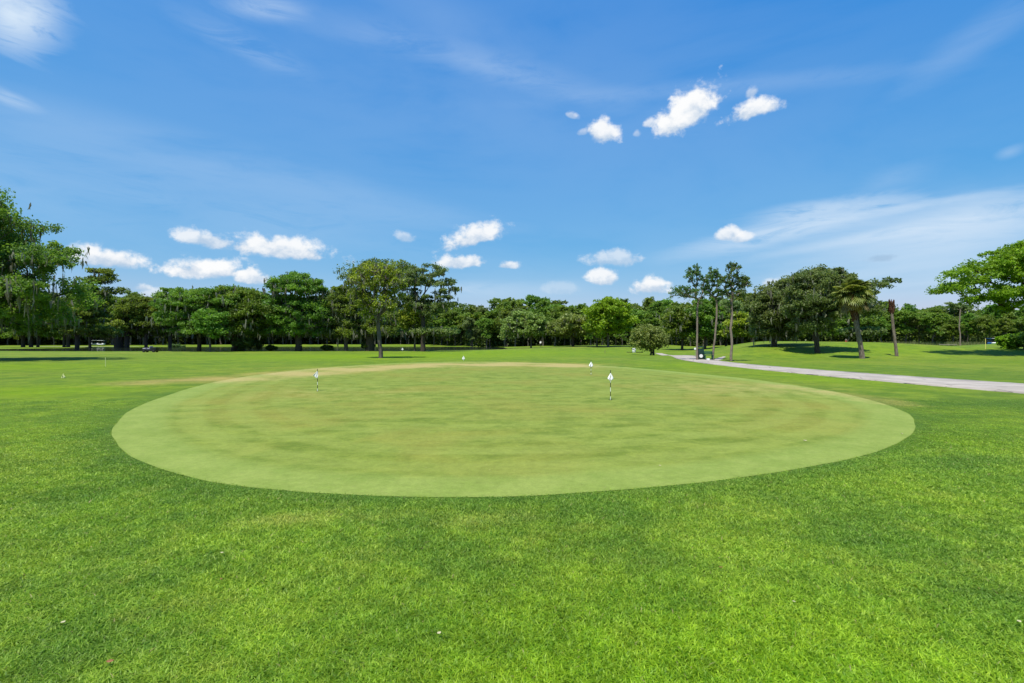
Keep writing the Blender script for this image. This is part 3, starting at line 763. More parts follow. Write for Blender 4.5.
# --- centre trees on the far fairway
hero('willow_tree', 'grey-green feathery tree with a pale trunk on the centre fairway', 'willow tree', 531, 346,
     [(523,322,13,12),(534,326,16,13),(512,328,12,11),(545,328,10,10)], 337, 2.2, 12, M_will, M_bark, nclump=60, nleaf=16000, rc=1.7, lsize=.42, moss=.5, moss_len=(1.5,3), mind=1.5, d=125)
hero('willow_tree', 'rounded grey-green tree with dark low trunk left of the vivid green tree', 'willow tree', 573, 346,
     [(572,326,18,13),(560,330,12,10),(580,322,12,10)], 339, 3.5, 13, M_will, M_barkd, nclump=60, nleaf=16000, rc=1.7, lsize=.42, moss=.5, moss_len=(1.5,3), mind=1.5, d=122)
hero('maple_tree', 'vivid light green tree brightest of the centre tree line', 'tree', 608, 346.3,
     [(610,314,20,17),(600,324,14,14),(621,322,12,14),(608,303,10,7)], 337, 3, 14, M_bright, M_bark, nclump=80, nleaf=26000, rc=1.5, lsize=.42, mind=1.4, d=112)
hero('maple_tree', 'second vivid green tree tucked left behind the brightest one', 'tree', 597, 346,
     [(596,318,12,13),(602,330,12,8)], 337, 2.2, 15, M_bright, M_bark, nclump=35, nleaf=9000, rc=1.5, lsize=.42, mind=1.4, d=118)
hero('small_willow', 'low spreading pale green tree with forked dark stems beside the path', 'willow tree', 651, 354.5,
     [(648,335,17,11),(637,341,9,6),(659,340,9,7),(648,330,12,7)], 350, 2.6, 16, M_will, M_barkd, nclump=75, nleaf=20000, rc=.75, lsize=.19, mind=.65, d=66, extra_trunks=((2.2,2.0,345),), droop=1.0)
# --- three slender pines by the path
PN = 'slender pines beside the path'
hero('pine_tree', 'left slender pine with a long side branch reaching left above the bin', 'pine tree', 697, 359.6,
     [(694,276,10,13),(684,292,14,7),(700,294,9,9),(673,294,6,3),(705,280,6,8)], 308, 2.4, 17, M_pine, M_barkp, nclump=66, nleaf=3990, rc=.25, lsize=.11, mind=.44, flat=1.0, d=47, group=PN, hollow=.3)
hero('pine_tree', 'middle slender pine rising behind the green bench', 'pine tree', 713, 359.8,
     [(714,279,9,13),(718,294,9,8),(709,288,7,10)], 303, 2.4, 18, M_pine, M_barkp, nclump=58, nleaf=3230, rc=.24, lsize=.11, mind=.42, flat=1.0, d=47.5, group=PN, hollow=.3, trunk_lean=.3)
hero('pine_tree', 'tallest right slender pine rooted at the edge of the concrete path', 'pine tree', 731, 361.2,
     [(734,268,9,8),(727,282,11,11),(742,282,11,10),(734,294,13,8),(728,306,8,5)], 298, 3.0, 19, M_pine, M_barkp, nclump=80, nleaf=5320, rc=.25, lsize=.11, mind=.42, flat=1.0, d=44, group=PN, hollow=.3)
# --- trees behind the pines
for q, (px, d_, ells, tw, lab, mt) in enumerate([
    (682,100,[(684,318,20,16),(676,328,14,10)],3,'mossy tree behind the left slender pine', M_oak),
    (705,98,[(706,314,18,17),(712,328,14,10)],3,'dark oak filling the gap between left and middle pines', M_oak),
    (726,100,[(728,318,16,18),(720,328,12,10)],3,'grey-green tree behind the tallest pine', M_oakg),
    (752,104,[(750,303,16,10),(757,310,14,14)],4,'dark crown rising right of the pine trio before the grey oaks', M_wood),
    (742,92,[(745,324,13,9),(752,330,12,7),(736,318,8,8)],2.5,'low lime-coloured tree between the tallest pine and the leftmost grey oak', M_yell)]):
    hero('oak_tree', lab, 'tree', px, 347, ells, 334, tw, 40+q, mt, M_barkd, nclump=50, nleaf=14000, rc=1.5, lsize=.36, moss=.7, moss_len=(1.2,3), mind=1.5, d=d_)
# --- grey oaks on the slope
hero('live_oak', 'grey-green mossy oak on the slope, left of the pair', 'oak tree', 774.5, 346.5,
     [(785,292,22,15),(772,302,20,17),(790,312,24,16),(768,322,16,12)], 328, 6, 30, M_oakg, M_barkd, nclump=150, nleaf=70000, rc=1.1, lsize=.20, moss=.9, moss_len=(1.2,3.2), mind=1.1, flat=.6, d=min(74, hit(774.5, 346.5)))
hero('live_oak', 'domed grey-green oak on the slope left of the fan palm, tallest crown of the pair', 'oak tree', 817.5, 352.8,
     [(822,280,20,16),(806,290,22,18),(838,286,18,16),(815,308,30,18),(845,300,22,16),(812,324,22,10)], 322, 6, 31, M_oakg, M_barkd, nclump=200, nleaf=90000, rc=.95, lsize=.165, moss=.8, moss_len=(.9,2.6), mind=1.0, flat=.6, trunk_lean=-.4)
hero('live_oak', 'sparse oak behind the fan palm with one branch reaching right into the sky', 'oak tree', 858, 349,
     [(858,292,16,14),(882,284,9,7),(892,279,6,4),(878,292,7,5),(866,306,16,12)], 312, 4, 32, M_oakg, M_barkd, nclump=62, nleaf=11000, rc=.85, lsize=.24, moss=.4, moss_len=(.8,2), mind=1.1, flat=.6, d=70)
# --- right edge tree
hero('spreading_tree', 'spreading light green tree leaning in from the right edge with dark bare limbs', 'tree', 1098, 352,
     [(948,290,22,12),(968,280,30,15),(998,272,36,19),(1032,260,46,24),(1085,262,70,36),(985,296,36,10),(1040,298,44,22),(1110,285,60,40)],
     338, 12, 33, M_right, M_barkd, nclump=330, nleaf=120000, rc=.95, lsize=.17, mind=.80, flat=.62, d=52, rmin=.04, pk=.15)

# --- palms
def palm(label, px, py, head_px, head_py, lean_pts, tw, seed, green, dead, rh):
    rng = np.random.default_rng(seed); d = hit(px, py); k = d/F; X0 = (px-512)*k; base = Vector((X0, d, H1(X0, d)))
    root = empty('fan_palm' if green else 'dead_palm', base); tag(root, label, 'palm tree')
    top = np.array([(head_px-px)*k, 0, (HZ-head_py)*k+EYE-base.z])
    P = [Vector((0, 0, -.2))]+[Vector(((a-px)*k, 0, (HZ-b)*k+EYE-base.z)) for a, b in lean_pts]+[Vector(top)]
    n = len(P); rr = [tw*k*.5*(1.18 if q == 0 else 1-.10*q/n) for q in range(n)]
    # densify with ring scars
    pts, rs = [], []
    for q in range(n-1):
        for s in range(8):
            t = s/8; pts.append(P[q].lerp(P[q+1], t)); rs.append((rr[q]*(1-t)+rr[q+1]*t)*(1+.05*(s % 2)))
    pts.append(P[-1]); rs.append(rr[-1])
    mb = MB(); mb.tube(pts, rs, 12); mb.build('trunk', M_barkr, root)
    # leaf bases ("boots") on the upper trunk
    bl = 1.15 if not green else 2.7
    mb = MB()
    for q in range(70 if green else 60):
        t = q/70 if green else q/60; zz = top[2]-bl*(1-t)
        dv = (P[-1]-P[-2]).normalized(); c = P[-1]-dv*(bl*(1-t)); a = q*2.4
        rad_ = rs[-1]*(1.0+.35*t)
        o = Vector((math.cos(a), math.sin(a), 0))
        mb.tube([c+o*rad_*.6, c+o*(rad_*1.15)+Vector((0, 0, .16)), c+o*(rad_*1.45+.05*rng.random())+Vector((0, 0, .34+.1*rng.random()))], [.07, .06, .02], 5)
    mb.build('leaf_bases', M_boots, root)
    def fans(nf, el_rng, L, mat, name, droopk):
        V, F_, T = [], [], []; off = 0
        for q in range(nf):
            a = q*2.39996+rng.normal(0, .5); el = rng.uniform(*el_rng); t0 = rng.random()
            dirv = np.array([math.cos(a)*math.cos(el), math.sin(a)*math.cos(el), math.sin(el)])
            pl = L*rng.uniform(.30, .66); side = np.cross(dirv, [0, 0, 1.]); side /= np.linalg.norm(side)+1e-9; upv = np.cross(side, dirv)
            s0 = top+dirv*.1; s1 = top+dirv*pl-np.array([0, 0, droopk*.25*pl])
            V += [s0-side*.025, s0+side*.025, s1+side*.02, s1-side*.02]; F_.append((off, off+1, off+2, off+3)); off += 4; T += [t0]*4
            nl = 17; axis = dirv*rng.uniform(.5, 1)-np.array([0, 0, rng.uniform(.1, 1.0)*math.cos(el)])+side*rng.normal(0, .3); axis /= np.linalg.norm(axis)
            for s in range(nl):
                b = (s/(nl-1)-.5)*R(235); ll = L*.42*(1-.25*abs(b)/R(118))*rng.uniform(.85, 1.1)
                lv_ = axis*math.cos(b)+side*math.sin(b)+upv*.10*abs(math.sin(b))
                w_ = np.cross(lv_, upv); w_ /= np.linalg.norm(w_)+1e-9; w_ *= .085
                m1 = s1+lv_*ll*.55-np.array([0, 0, droopk*.08*ll]); e1 = s1+lv_*ll*.95-np.array([0, 0, droopk*.55*ll])
                V += [s1-w_*.4, s1+w_*.4, m1+w_, m1-w_, e1]; F_ += [(off, off+1, off+2, off+3), (off+3, off+2, off+4, off+4)]; off += 5
                T += [np.clip(t0*.6+rng.random()*.4, 0, 1)]*5
        F2 = []; tt = []
        for f in F_:
            if f[2] != f[3]: F2 += list(f); tt.append(4)
            else: F2 += list(f[:3]); tt.append(3)
        link(name, mesh_np(name, np.array(V), F2, tt, mat, dict(tint=T)), root)
    if green:
        fans(84, (R(-20), R(88)), rh, M_palm, 'green_fronds', .45)
        fans(34, (R(-65), R(5)), rh*.92, M_dead, 'dry_fronds', .55)
    elif dead:
        fans(6, (R(-85), R(-60)), .8, M_boots, 'withered_fronds', .6)
    return root
palm('tall fan palm with a full head and tan dead fronds beneath', 862.5, 358.6, 852.5, 294, [(860.5,345),(857,328),(854,312)], 4.3, 5, True, True, 2.15)
palm('headless dead palm trunk with a ragged brown top, right of the full fan palm', 897, 356.2, 891.5, 303, [(895.5,345),(893.5,330),(892,316)], 2.7, 6, False, True, 1.0)

# ================================================================ distant wood
def template(seed, Ht, crown_lo, wfac, mat, nleaf=6500, two=False):
    rng = np.random.default_rng(seed); E = []
    for _ in range(6):
        z = rng.uniform(crown_lo+.15, .86)*Ht; r = Ht*wfac*rng.uniform(.5, .8)*(1-.5*abs(z/Ht-.62))
        E.append((rng.normal(0, Ht*wfac*.35), rng.normal(0, Ht*wfac*.35), z, r, r, Ht*rng.uniform(.12, .18)))
    E.append((0, 0, Ht*.86, Ht*.13, Ht*.13, Ht*.12)); E.append((0, 0, Ht*(crown_lo+.12), Ht*wfac*.6, Ht*wfac*.6, Ht*.10))
    cl = sample_clumps(E, 56, Ht*.065, rng, .4)
    tp = [np.array([0, 0, -.3])]+[np.array([rng.normal(0, .15), rng.normal(0, .15), Ht*crown_lo*q/3]) for q in (1, 2, 3)]
    V_, F_ = skeleton(tp, cl, .24, rng, seg=5)
    tm = mesh_np('trunk', V_, F_, 4, M_bark, smooth=True)
    LV, LT = make_foliage(cl, nleaf, Ht*.075, .40, rng, .8)
    return tm, mesh_np('crown', LV, np.arange(len(LV)), 4, mat, dict(tint=LT))
TPL = [template(100+q, 14.0, lo_-.09, wf, mt) for q, (lo_, wf, mt) in enumerate([(.30,.30,M_wood),(.38,.26,M_wood),(.25,.34,M_oak),(.42,.24,M_oak),(.33,.30,M_wood),(.28,.36,M_oak),(.45,.20,M_wood),(.35,.28,M_oakg)])]
# wood line: (px, distance of its front, crown-top height in the picture)
WL = [(-420,150,292),(-200,160,296),(0,185,300),(100,188,300),(170,195,296),(240,205,302),(330,208,301),(400,208,306),(455,190,306),(480,165,304),(520,160,302),(560,158,303),
      (590,155,309),(640,150,302),(680,140,304),(720,135,303),(760,130,300),(800,130,304),(880,130,307),(930,128,305),(980,128,308),(1024,128,309),(1100,125,305),(1250,120,300),(1500,110,296)]
WLp = np.array(WL, float); LX = [(a-512)/F*b for a, b, _ in WL]
WT_ = []
PLACES = [(-60,'far left beyond view'),(60,'behind the towering oak'),(150,'behind the utility cart'),(235,'behind the domed oak'),(290,'behind the bank shrubs'),(345,'behind the open-topped oak'),
          (400,'behind the cypress'),(455,'behind the airy oak'),(510,'right of the airy oak'),(555,'behind the pale-trunked willow'),(590,'behind the rounded willow'),(640,'behind the vivid tree'),
          (685,'behind the low willow'),(720,'behind the bench'),(765,'right of the pines'),(830,'behind the slope oaks'),(875,'behind the fan palm'),(930,'behind the dead palm'),(975,'behind the bare trunk'),(1024,'behind the hedge'),(9999,'far right beyond view')]
def place_of(px): return next(n for lim, n in PLACES if px < lim)
rng = np.random.default_rng(77); cnt = 0; protos = {}
def wood_at(px): return np.interp(px, WLp[:, 0], WLp[:, 1]), np.interp(px, WLp[:, 0], WLp[:, 2])
KIND = ['bushy green', 'open green', 'dark wide', 'dark slim', 'leafy green', 'dark rounded', 'tall narrow', 'grey-green']
for row, (dd, step, hf) in enumerate([(0, 4.6, .82), (7, 5.4, 1.0), (16, 6.5, 1.06)]):
    px = -330.0
    while px < 1330:
        d0, ty = wood_at(px); k = F/d0; px += step*k*(.6+.8*rng.random())
        d0, ty = wood_at(px); d_ = d0+dd+rng.uniform(-2.5, 2.5); X0 = (px-512)/F*d_; z0 = H1(X0, d_)
        pxr = px
        ht = ((HZ-ty-rng.normal(0, 2.2))/F*d_+EYE-z0)*hf*(.9+.2*rng.random())
        q = int(rng.integers(0, 8)); tm, cm = TPL[q]; s = ht/14.0
        root = empty('woodland_tree', (X0, d_, z0), rng.random()*6.28); sx = s*rng.uniform(.95, 1.25)
        root.scale = (sx, sx, s); link('trunk', tm, root); link('crown', cm, root)
        WT_.append((KIND[q], row, place_of(px), px, root))
        cnt += 1
ORD = ['leftmost', 'second', 'third', 'fourth', 'fifth', 'sixth', 'seventh', 'eighth', 'ninth', 'tenth']
RW = ["front edge of the wood", "second rank of the wood", "deep rank of the wood"]
by_key = {}
for k_, rw, pl, px, root in WT_: by_key.setdefault((k_, rw, pl), []).append((px, root))
for (k_, rw, pl), lst in by_key.items():
    lst.sort(key=lambda t: t[0])
    for n_, (px, root) in enumerate(lst):
        lab = f'{k_} tree, {RW[rw]} {pl}'
        if len(lst) > 1: lab += (', leftmost' if n_ == 0 else ', rightmost' if n_ == len(lst)-1 else f', {ORD[n_]} from left')
        tag(root, lab, 'tree', f'trees in the {RW[rw]}')
print('wood trees', cnt)
# deep woodland: shaded mass behind the ranks, leaf clumps from ground to crown height
def wood_mass(name, label, npt, dmin, dmax, hscale, lsize, mat, seed, hpow=1.0):
    rng = np.random.default_rng(seed); px = rng.uniform(-430, 1500, npt)
    d0 = np.interp(px, WLp[:, 0], WLp[:, 1]); ty = np.interp(px, WLp[:, 0], WLp[:, 2])
    d_ = d0+rng.uniform(dmin, dmax, npt); X0 = (px-512)/F*d_; z0 = Hgt(X0, d_)
    ht = ((HZ-ty)/F*d_+EYE-z0)*hscale*(.92+.08*np.sin(X0*.35)+.06*np.sin(X0*.9+d_))
    z = z0+ht*rng.random(npt)**hpow
    P = np.column_stack([X0, d_, z]); LV = leaf_quads(P, lsize, rng, .1)
    o = link(name, mesh_np(name, LV, np.arange(len(LV)), 4, mat, dict(tint=np.repeat(rng.random(npt), 4)))); tag(o, label, 'woodland', kind='stuff')
wood_mass('deep_woodland', 'dark massed woodland behind the ranks of distant trees', 150000, 12, 45, .86, 1.3, M_wood, 5, 1.35)
wood_mass('woodland_undergrowth', 'low dark brush on the floor of the distant wood', 90000, 6, 30, .34, .62, M_brush, 6)

# strip of tall grass and reeds at the foot of the wood and on the pond bank
def reeds(name, label, pts, mat, n, h, w_, seed, spread):
    rng = np.random.default_rng(seed); P = np.array(pts, float); seg = rng.integers(0, len(P)-1, n); t = rng.random(n)[:, None]
    c = P[seg]*(1-t)+P[seg+1]*t + rng.normal(0, spread, (n, 2)); z = Hgt(c[:, 0], c[:, 1])
    a = rng.random(n)*math.pi; o = np.column_stack([np.cos(a), np.sin(a), 0*a])*w_; hh = h*(.5+.7*rng.random(n))
    b = np.column_stack([c, z-.05]); ln = rng.normal(0, .18, (n, 3))*hh[:, None]; ln[:, 2] = hh
    V = np.stack([b-o, b+o, b+ln], 1).reshape(-1, 3)
    ob = link(name, mesh_np(name, V, np.arange(len(V)), 3, mat, dict(tint=np.repeat(rng.random(n), 3)))); tag(ob, label, 'tall grass', kind='stuff')
M_reed = leaf_mat('reed_blades', (.07,.10,.03), (.14,.17,.06), (.26,.25,.12), .3)
reeds('tall_grass', 'fringe of tall grass along the foot of the right-hand wood', [((p-512)/F*(wood_at(p)[0]-2), wood_at(p)[0]-2) for p in range(870, 1200, 20)], M_reed, 9000, 1.2, .06, 8, .8)
reeds('pond_reeds', 'reeds and sedge along the left end of the pond', [((p-512)/F*d_, d_) for p, d_ in ((160,110),(185,104),(215,100),(235,97),(255,95))], M_reed, 5000, .9, .05, 9, 1.6)

# ---- shrubs on the pond bank and at the right edge
def shrub(label, px, py, w_px, h_px, mat, seed, n=5000, lsize=.2, d=None):
    rng = np.random.default_rng(seed); d = d or hit(px, py); k = d/F; X0 = (px-512)*k; base = Vector((X0, d, H1(X0, d)))
    root = empty('shrub', base); tag(root, label, 'shrub')
    W, Ht = w_px*k, h_px*k
    cl = sample_clumps([(0, 0, Ht*.5, W*.42, W*.4, Ht*.42)], 26, W*.1, rng, .3)
    V_, F_ = skeleton([np.array([0, 0, -.1]), np.array([0, 0, Ht*.15])], cl, .08, rng, seg=5, r_min=.012)
    link('stem', mesh_np('stem', V_, F_, 4, M_barkd, smooth=True), root)
    LV, LT = make_foliage(cl, n, min(W, Ht)*.26, lsize, rng, .8)
    link('foliage', mesh_np('foliage', LV, np.arange(len(LV)), 4, mat, dict(tint=LT)), root)
shrub('dark rounded shrub on the bank right of the broad black trunk', 258, 351.0, 16, 13, M_brush, 61)
shrub('low dark shrub, smaller and right of the rounded bank shrub', 271, 351.0, 10, 6, M_brush, 62)
shrub('dark shrub wrapped around the foot of the broad black trunk', 244, 351.3, 18, 15, M_brush, 63)
shrub('flat dark clump of water plants right of the water-edge oak', 327, 351.0, 15, 6, M_brush, 64)
shrub('dark bush behind the cypress trunk on the pond bank', 368, 351.0, 14, 9, M_brush, 65)
shrub('dark bush in the gap between the utility cart and the slender dark trunk', 176, 350.3, 20, 7, M_brush, 66)
shrub('yellow-green rounded hedge at the right edge under the spreading tree', 1008, 348.6, 22, 15, M_bright, 67, 9000, .22)
shrub('dark blue-green bush at the very right edge beside the bright hedge', 1024, 349.6, 15, 17, M_oak, 68, 9000, .22)

# ================================================================ small objects
M_white = plain('white_plastic', (.80,.80,.78), .45, .4, .04)
M_cloth = plain('white_flag_cloth', (.82,.82,.80), .8, .1, .03)
M_black = plain('black_paint', (.012,.012,.013), .45, .4, .1)
M_green = plain('green_paint', (.010,.070,.045), .45, .4, .15)
M_dgreen = plain('dark_green_paint', (.008,.030,.022), .45, .4, .15)
M_tyre = plain('tyre_rubber', (.018,.018,.018), .9, .15, .15)
M_gbody = plain('dark_body_paint', (.022,.024,.030), .4, .45, .15)
M_grey = plain('grey_seat_vinyl', (.33,.32,.38), .5, .35, .08)
M_metal = plain('galvanised_metal', (.40,.41,.42), .4, .5, .06, metal=.8)
M_yellow = plain('yellow_paint', (.72,.66,.18), .5, .3, .06)
M_lime = plain('pale_yellow_paint', (.60,.62,.28), .5, .3, .05)
M_blue = plain('blue_canvas', (.020,.085,.24), .7, .2, .12)
M_glass = plain('dark_windscreen', (.02,.02,.022), .1, .6, .02)
M_wood_p = plain('pale_timber', (.30,.27,.21), .85, .1, .15)
M_skin = plain('skin', (.45,.28,.20), .6, .3, .05)
M_hole = plain('cup_dark', (.01,.01,.008), .9, .1, .05)

def flag(label, px, py, top_py, d=None, pole_mat=None, banner=True, flip=1, cup=True, name='practice_flag', fac=1.0, rz=0.0):
    d = d or hit(px, py); k = d/F; X0 = (px-512)*k; Ht = (py-top_py)*k
    base = Vector((X0, d, H1(X0, d)+(.004 if cup else 0))); root = empty(name, base, rz); tag(root, label, 'flag' if banner else 'stake')
    r = .008*fac
    if pole_mat is None:      # black and white striped stick: five bands
        stick = MB(); stick.tube([(0, 0, 0), (0, 0, Ht)], r, 8); s_ = stick.build('pole', M_white, root)
        for a, b in ((.12,.28),(.42,.58),(.86,1.0)):
            mb = MB(); mb.tube([(0, 0, Ht*a), (0, 0, Ht*b)], r*1.2, 8); mb.build('stripe', M_black, s_)
    else:
        mb = MB(); mb.tube([(0, 0, 0), (0, 0, Ht)], r, 8); mb.build('pole', pole_mat, root)
    if banner:                # limp triangular cloth hanging in folds from near the top
        n = 12; V = []; F_ = []
        bh, bw = .21*fac, .135*fac; topz = Ht*.90
        for i_ in range(n+1):
            t = i_/n
            for j_ in range(9):
                u = j_/8-.5+ .18*flip
                wv_ = bw*1.15*(t/.74 if t < .74 else 1-(t-.74)*2.9)+.006
                V.append((u*wv_*1.15, .035*math.sin(u*11+t*3)*(t+.2)-.02, topz-bh*t*(1-.10*math.cos(u*9))))
        for i_ in range(n):
            for j_ in range(8):
                a = i_*9+j_; F_.append((a, a+1, a+10, a+9))
        fo = link('flag', mesh_np('flag', V, np.array(F_), 4, M_lime if pole_mat is M_lime else M_cloth, smooth=True), root)
        sm = fo.modifiers.new('thickness', 'SOLIDIFY'); sm.thickness = .004
    if cup:
        mb = MB(); mb.tube([(0, 0, .0005), (0, 0, .003)], .054, 20); mb.build('cup', M_hole, root)
    return root
flag('white practice flag on the striped stick nearest the camera, right of centre', 610.5, 400, 370.5, fac=0.98, flip=0)
flag('white practice flag left of and beyond the nearest striped stick', 591, 374.5, 360.5, fac=1.27, flip=0)
flag('white practice flag at the left of the green by the dry tan band', 317.5, 391.5, 369.3, fac=1.02, flip=-1.6)
flag('tiny white flag at the far edge of the green near the pond end', 463.5, 360.6, 355.6, fac=1.5, pole_mat=M_white, cup=False, flip=0)
flag('tiny cream flag on the pond bank below the airy oak', 402.5, 351.6, 347.0, fac=1.9, pole_mat=M_wood_p, cup=False, flip=0, d=84)
flag('pale yellow stake with a small tag on the left lawn, nearer of two', 63.5, 378, 373.5, fac=1.0, pole_mat=M_lime, cup=False, flip=0)
flag('thin pale yellow stake beyond the nearer left stake', 105.5, 366.5, 357.5, pole_mat=M_lime, banner=False, cup=False, name='marker_stake', fac=2.2)
flag('thin yellow pole in front of the right-hand wood', 985.5, 349, 338.5, pole_mat=M_yellow, banner=False, cup=False, name='marker_stake', fac=4.0)
flag('thin brown marker stake on the centre fairway below the vivid tree', 605, 353.5, 349.8, pole_mat=M_barkp, banner=False, cup=False, name='marker_stake', fac=3.0)

# park bench beside the path
b = spot(708.7, 360.0); bench = empty('park_bench', b, R(-8)); tag(bench, 'small green slatted bench beside the path under the middle pine', 'bench')
mb = MB()
for q in range(4): mb.box((0, -.18+q*.12, .43), (.80, .10, .035), bevel=.006)
mb.build('seat', M_green, bench)
mb = MB()
for q in range(3): mb.box((0, .26+q*.02, .55+q*.10), (.80, .03, .085), bevel=.006)
mb.build('backrest', M_green, bench)
for s in (-1, 1):
    mb = MB(); mb.box((s*.33, -.16, .205), (.07, .07, .41), bevel=.006); mb.build('leg', M_green, bench)
    mb = MB(); mb.box((s*.33, .22, .205), (.07, .07, .41), bevel=.006); mb.build('leg', M_green, bench)
    mb = MB(); mb.box((s*.33, .33, .60), (.05, .04, .36), rx=R(-10)); mb.build('back_post', M_green, bench)
    mb = MB(); mb.box((s*.37, 0, .62), (.06, .46, .04), bevel=.006); mb.build('armrest', M_green, bench)
b = spot(708.2, 360.2, -.55); o = MB().box((0, 0, .09), (.22, .2, .16), bevel=.02).build('cooler_box', M_white, None, b); tag(o, 'small white box on the ground in front of the green bench', 'box')
# tall dark green litter kiosk
b = spot(700.6, 359.8); kio = empty('litter_bin', b, R(-5)); tag(kio, 'tall dark green hooded bin with a round white disc, left of the bench', 'bin')
MB().box((0, 0, .50), (.50, .46, .96), bevel=.03).build('body', M_dgreen, kio)
mb = MB()
for sx in (-1, 1):
    for sy in (-1, 1): mb.box((sx*.20, sy*.18, 1.06), (.04, .04, .17))
mb.build('hood_posts', M_dgreen, kio)
MB().box((0, 0, 1.20), (.54, .50, .11), bevel=.03).build('hood', M_dgreen, kio)
MB().tube([(-.02, -.232, .36), (-.02, -.262, .36)], .16, 24).build('disc', M_white, kio)
MB().box((0, 0, .02), (.56, .52, .05)).build('plinth', M_wood_p, kio)
# small white sign left of the bin
b = spot(695.2, 357.5, .8); sg = empty('small_sign', b); tag(sg, 'tiny white blank sign on a post left of the dark green bin', 'sign')
MB().tube([(0, 0, 0), (0, 0, .85)], .02, 8).build('post', M_wood_p, sg); MB().box((0, -.03, .92), (.26, .02, .20)).build('panel', M_white, sg)
# white barrel with its surrounding shadow laid out as flat black slabs
b = spot(634, 352.6); bar = empty('white_barrel', b); tag(bar, 'white water barrel on the grass left of the low spreading tree', 'barrel')
k = b.y/F
MB().tube([(0, 0, 0), (0, 0, .05), (0, 0, .35), (0, 0, .62), (0, 0, .66)], [.24, .27, .29, .27, .22], 20).build('drum', M_white, bar)
MB().tube([(0, 0, .66), (0, 0, .72)], [.24, .20], 20).build('lid', M_grey, bar)
for s in (-1, 1):
    MB().box((s*.75, 0, .06), (.8, .5, .08), bevel=.02).build('shadow_slab', M_black, bar)  # black slab either side, standing in for the shadow on the grass

# dark utility cart in front of the left trees
def wheel(parent, x, y, r, w_=.22, rim=M_metal):
    mb = MB(); mb.tube([(x, y-w_/2, r), (x, y-w_*.35, r), (x, y+w_*.35, r), (x, y+w_/2, r)], [r*.86, r, r, r*.86], 20)
    wh = mb.build('wheel', M_tyre, parent); MB().tube([(x, y-w_/2-.01, r), (x, y+w_/2+.01, r)], r*.5, 16).build('rim', rim, wh); return wh
b = spot(150.5, 352.2); cart = empty('utility_cart', b, R(6)); cart.scale = (.86,)*3; tag(cart, 'dark open utility cart with a pale grey seat on the left lawn', 'utility cart')
MB().box((.05, 0, .46), (2.3, 1.05, .40), bevel=.06).build('chassis', M_gbody, cart)
mb = MB(); mb.box((.72, 0, .66), (1.05, 1.15, .08), bevel=.02)
for s in (-1, 1): mb.box((.72, s*.56, .80), (1.05, .05, .26), bevel=.015)
for s in (-1, 1): mb.box((.72+s*.51, 0, .80), (.05, 1.10, .26), bevel=.015)
mb.build('cargo_bed', M_gbody, cart)
st = MB().box((-.10, 0, .66), (.46, .95, .16), bevel=.05).build('seat', M_grey, cart)
MB().box((.10, 0, .92), (.12, .95, .42), ry=R(10), bevel=.05).build('backrest', M_grey, cart)
MB().box((-.86, 0, .62), (.55, .95, .30), ry=R(-8), bevel=.08).build('hood', M_grey, cart)
mb = MB(); mb.tube([(-.62, -.2, .75), (-.42, -.2, .98)], .02, 8)
t_ = [(-.42+.10*math.cos(a)*.5, -.2+.17*math.sin(a), .98+.10*math.cos(a)*.8) for a in np.linspace(0, 2*math.pi, 17)]
mb.tube(t_, .014, 6, cap=False); mb.build('steering_wheel', M_black, cart)
for sx in (-.85, .82):
    for sy in (-.52, .52): wheel(cart, sx, sy, .29, rim=M_gbody)

# golf carts
def golf_cart(label, px, py, rz, body=M_white, roof=M_white, d=None):
    d = d or hit(px, py); X0 = (px-512)/F*d; root = empty('golf_cart', (X0, d, H1(X0, d)), rz); tag(root, label, 'golf cart')
    MB().box((0, 0, .42), (2.2, 1.1, .26), bevel=.07).build('body', body, root)
    MB().box((-.88, 0, .70), (.50, 1.0, .34), ry=R(-14), bevel=.09).build('cowl', body, root)
    MB().box((.78, 0, .66), (.62, 1.05, .32), bevel=.08).build('rear_body', body, root)
    MB().box((.20, 0, .72), (.50, 1.0, .14), bevel=.04).build('seat', M_black, root)
    MB().box((.48, 0, 1.02), (.10, 1.0, .42), ry=R(8), bevel=.04).build('backrest', M_black, root)
    MB().box((-.05, 0, 1.80), (1.9, 1.15, .09), bevel=.04).build('roof', roof, root)
    for sx, sx2 in ((-.78, -.60), (.72, .72)):
        for sy in (-.5, .5): MB().tube([(sx, sy, .70), (sx2, sy, 1.77)], .02, 8).build('roof_post', M_black, root)
    MB().box((-.70, 0, 1.22), (.015, .92, .62), ry=R(9)).build('windscreen', M_glass, root)
    for sx in (-.75, .75):
        for sy in (-.5, .5): wheel(root, sx, sy, .23)
    return root
golf_cart('white golf cart parked right of the thin trunk in the left trees', 101, 345.2, R(8), d=184)
golf_cart('white golf cart half hidden behind a trunk, left of the other white cart', 93.5, 345.2, R(70), d=186)
golf_cart('white golf cart below the branches by the bright hedge', 998, 342, R(5), d=118)
golf_cart('blue-roofed blue cart among trunks in the right-hand wood', 989, 341.5, R(60), M_blue, M_blue, d=121)

# low timber rail at the foot of the right wood
d_ = 123.0; X0 = (948-512)/F*d_; rail = empty('timber_rail', (X0, d_, H1(X0, d_)), R(2)); tag(rail, 'low pale timber rail at the foot of the right-hand wood', 'rail')
MB().box((0, 0, .50), (4.4, .10, .12), bevel=.02).build('rail', M_wood_p, rail)
for s in (-2.0, 0, 2.0): MB().box((s, .11, .25), (.14, .12, .62)).build('post', M_wood_p, rail)
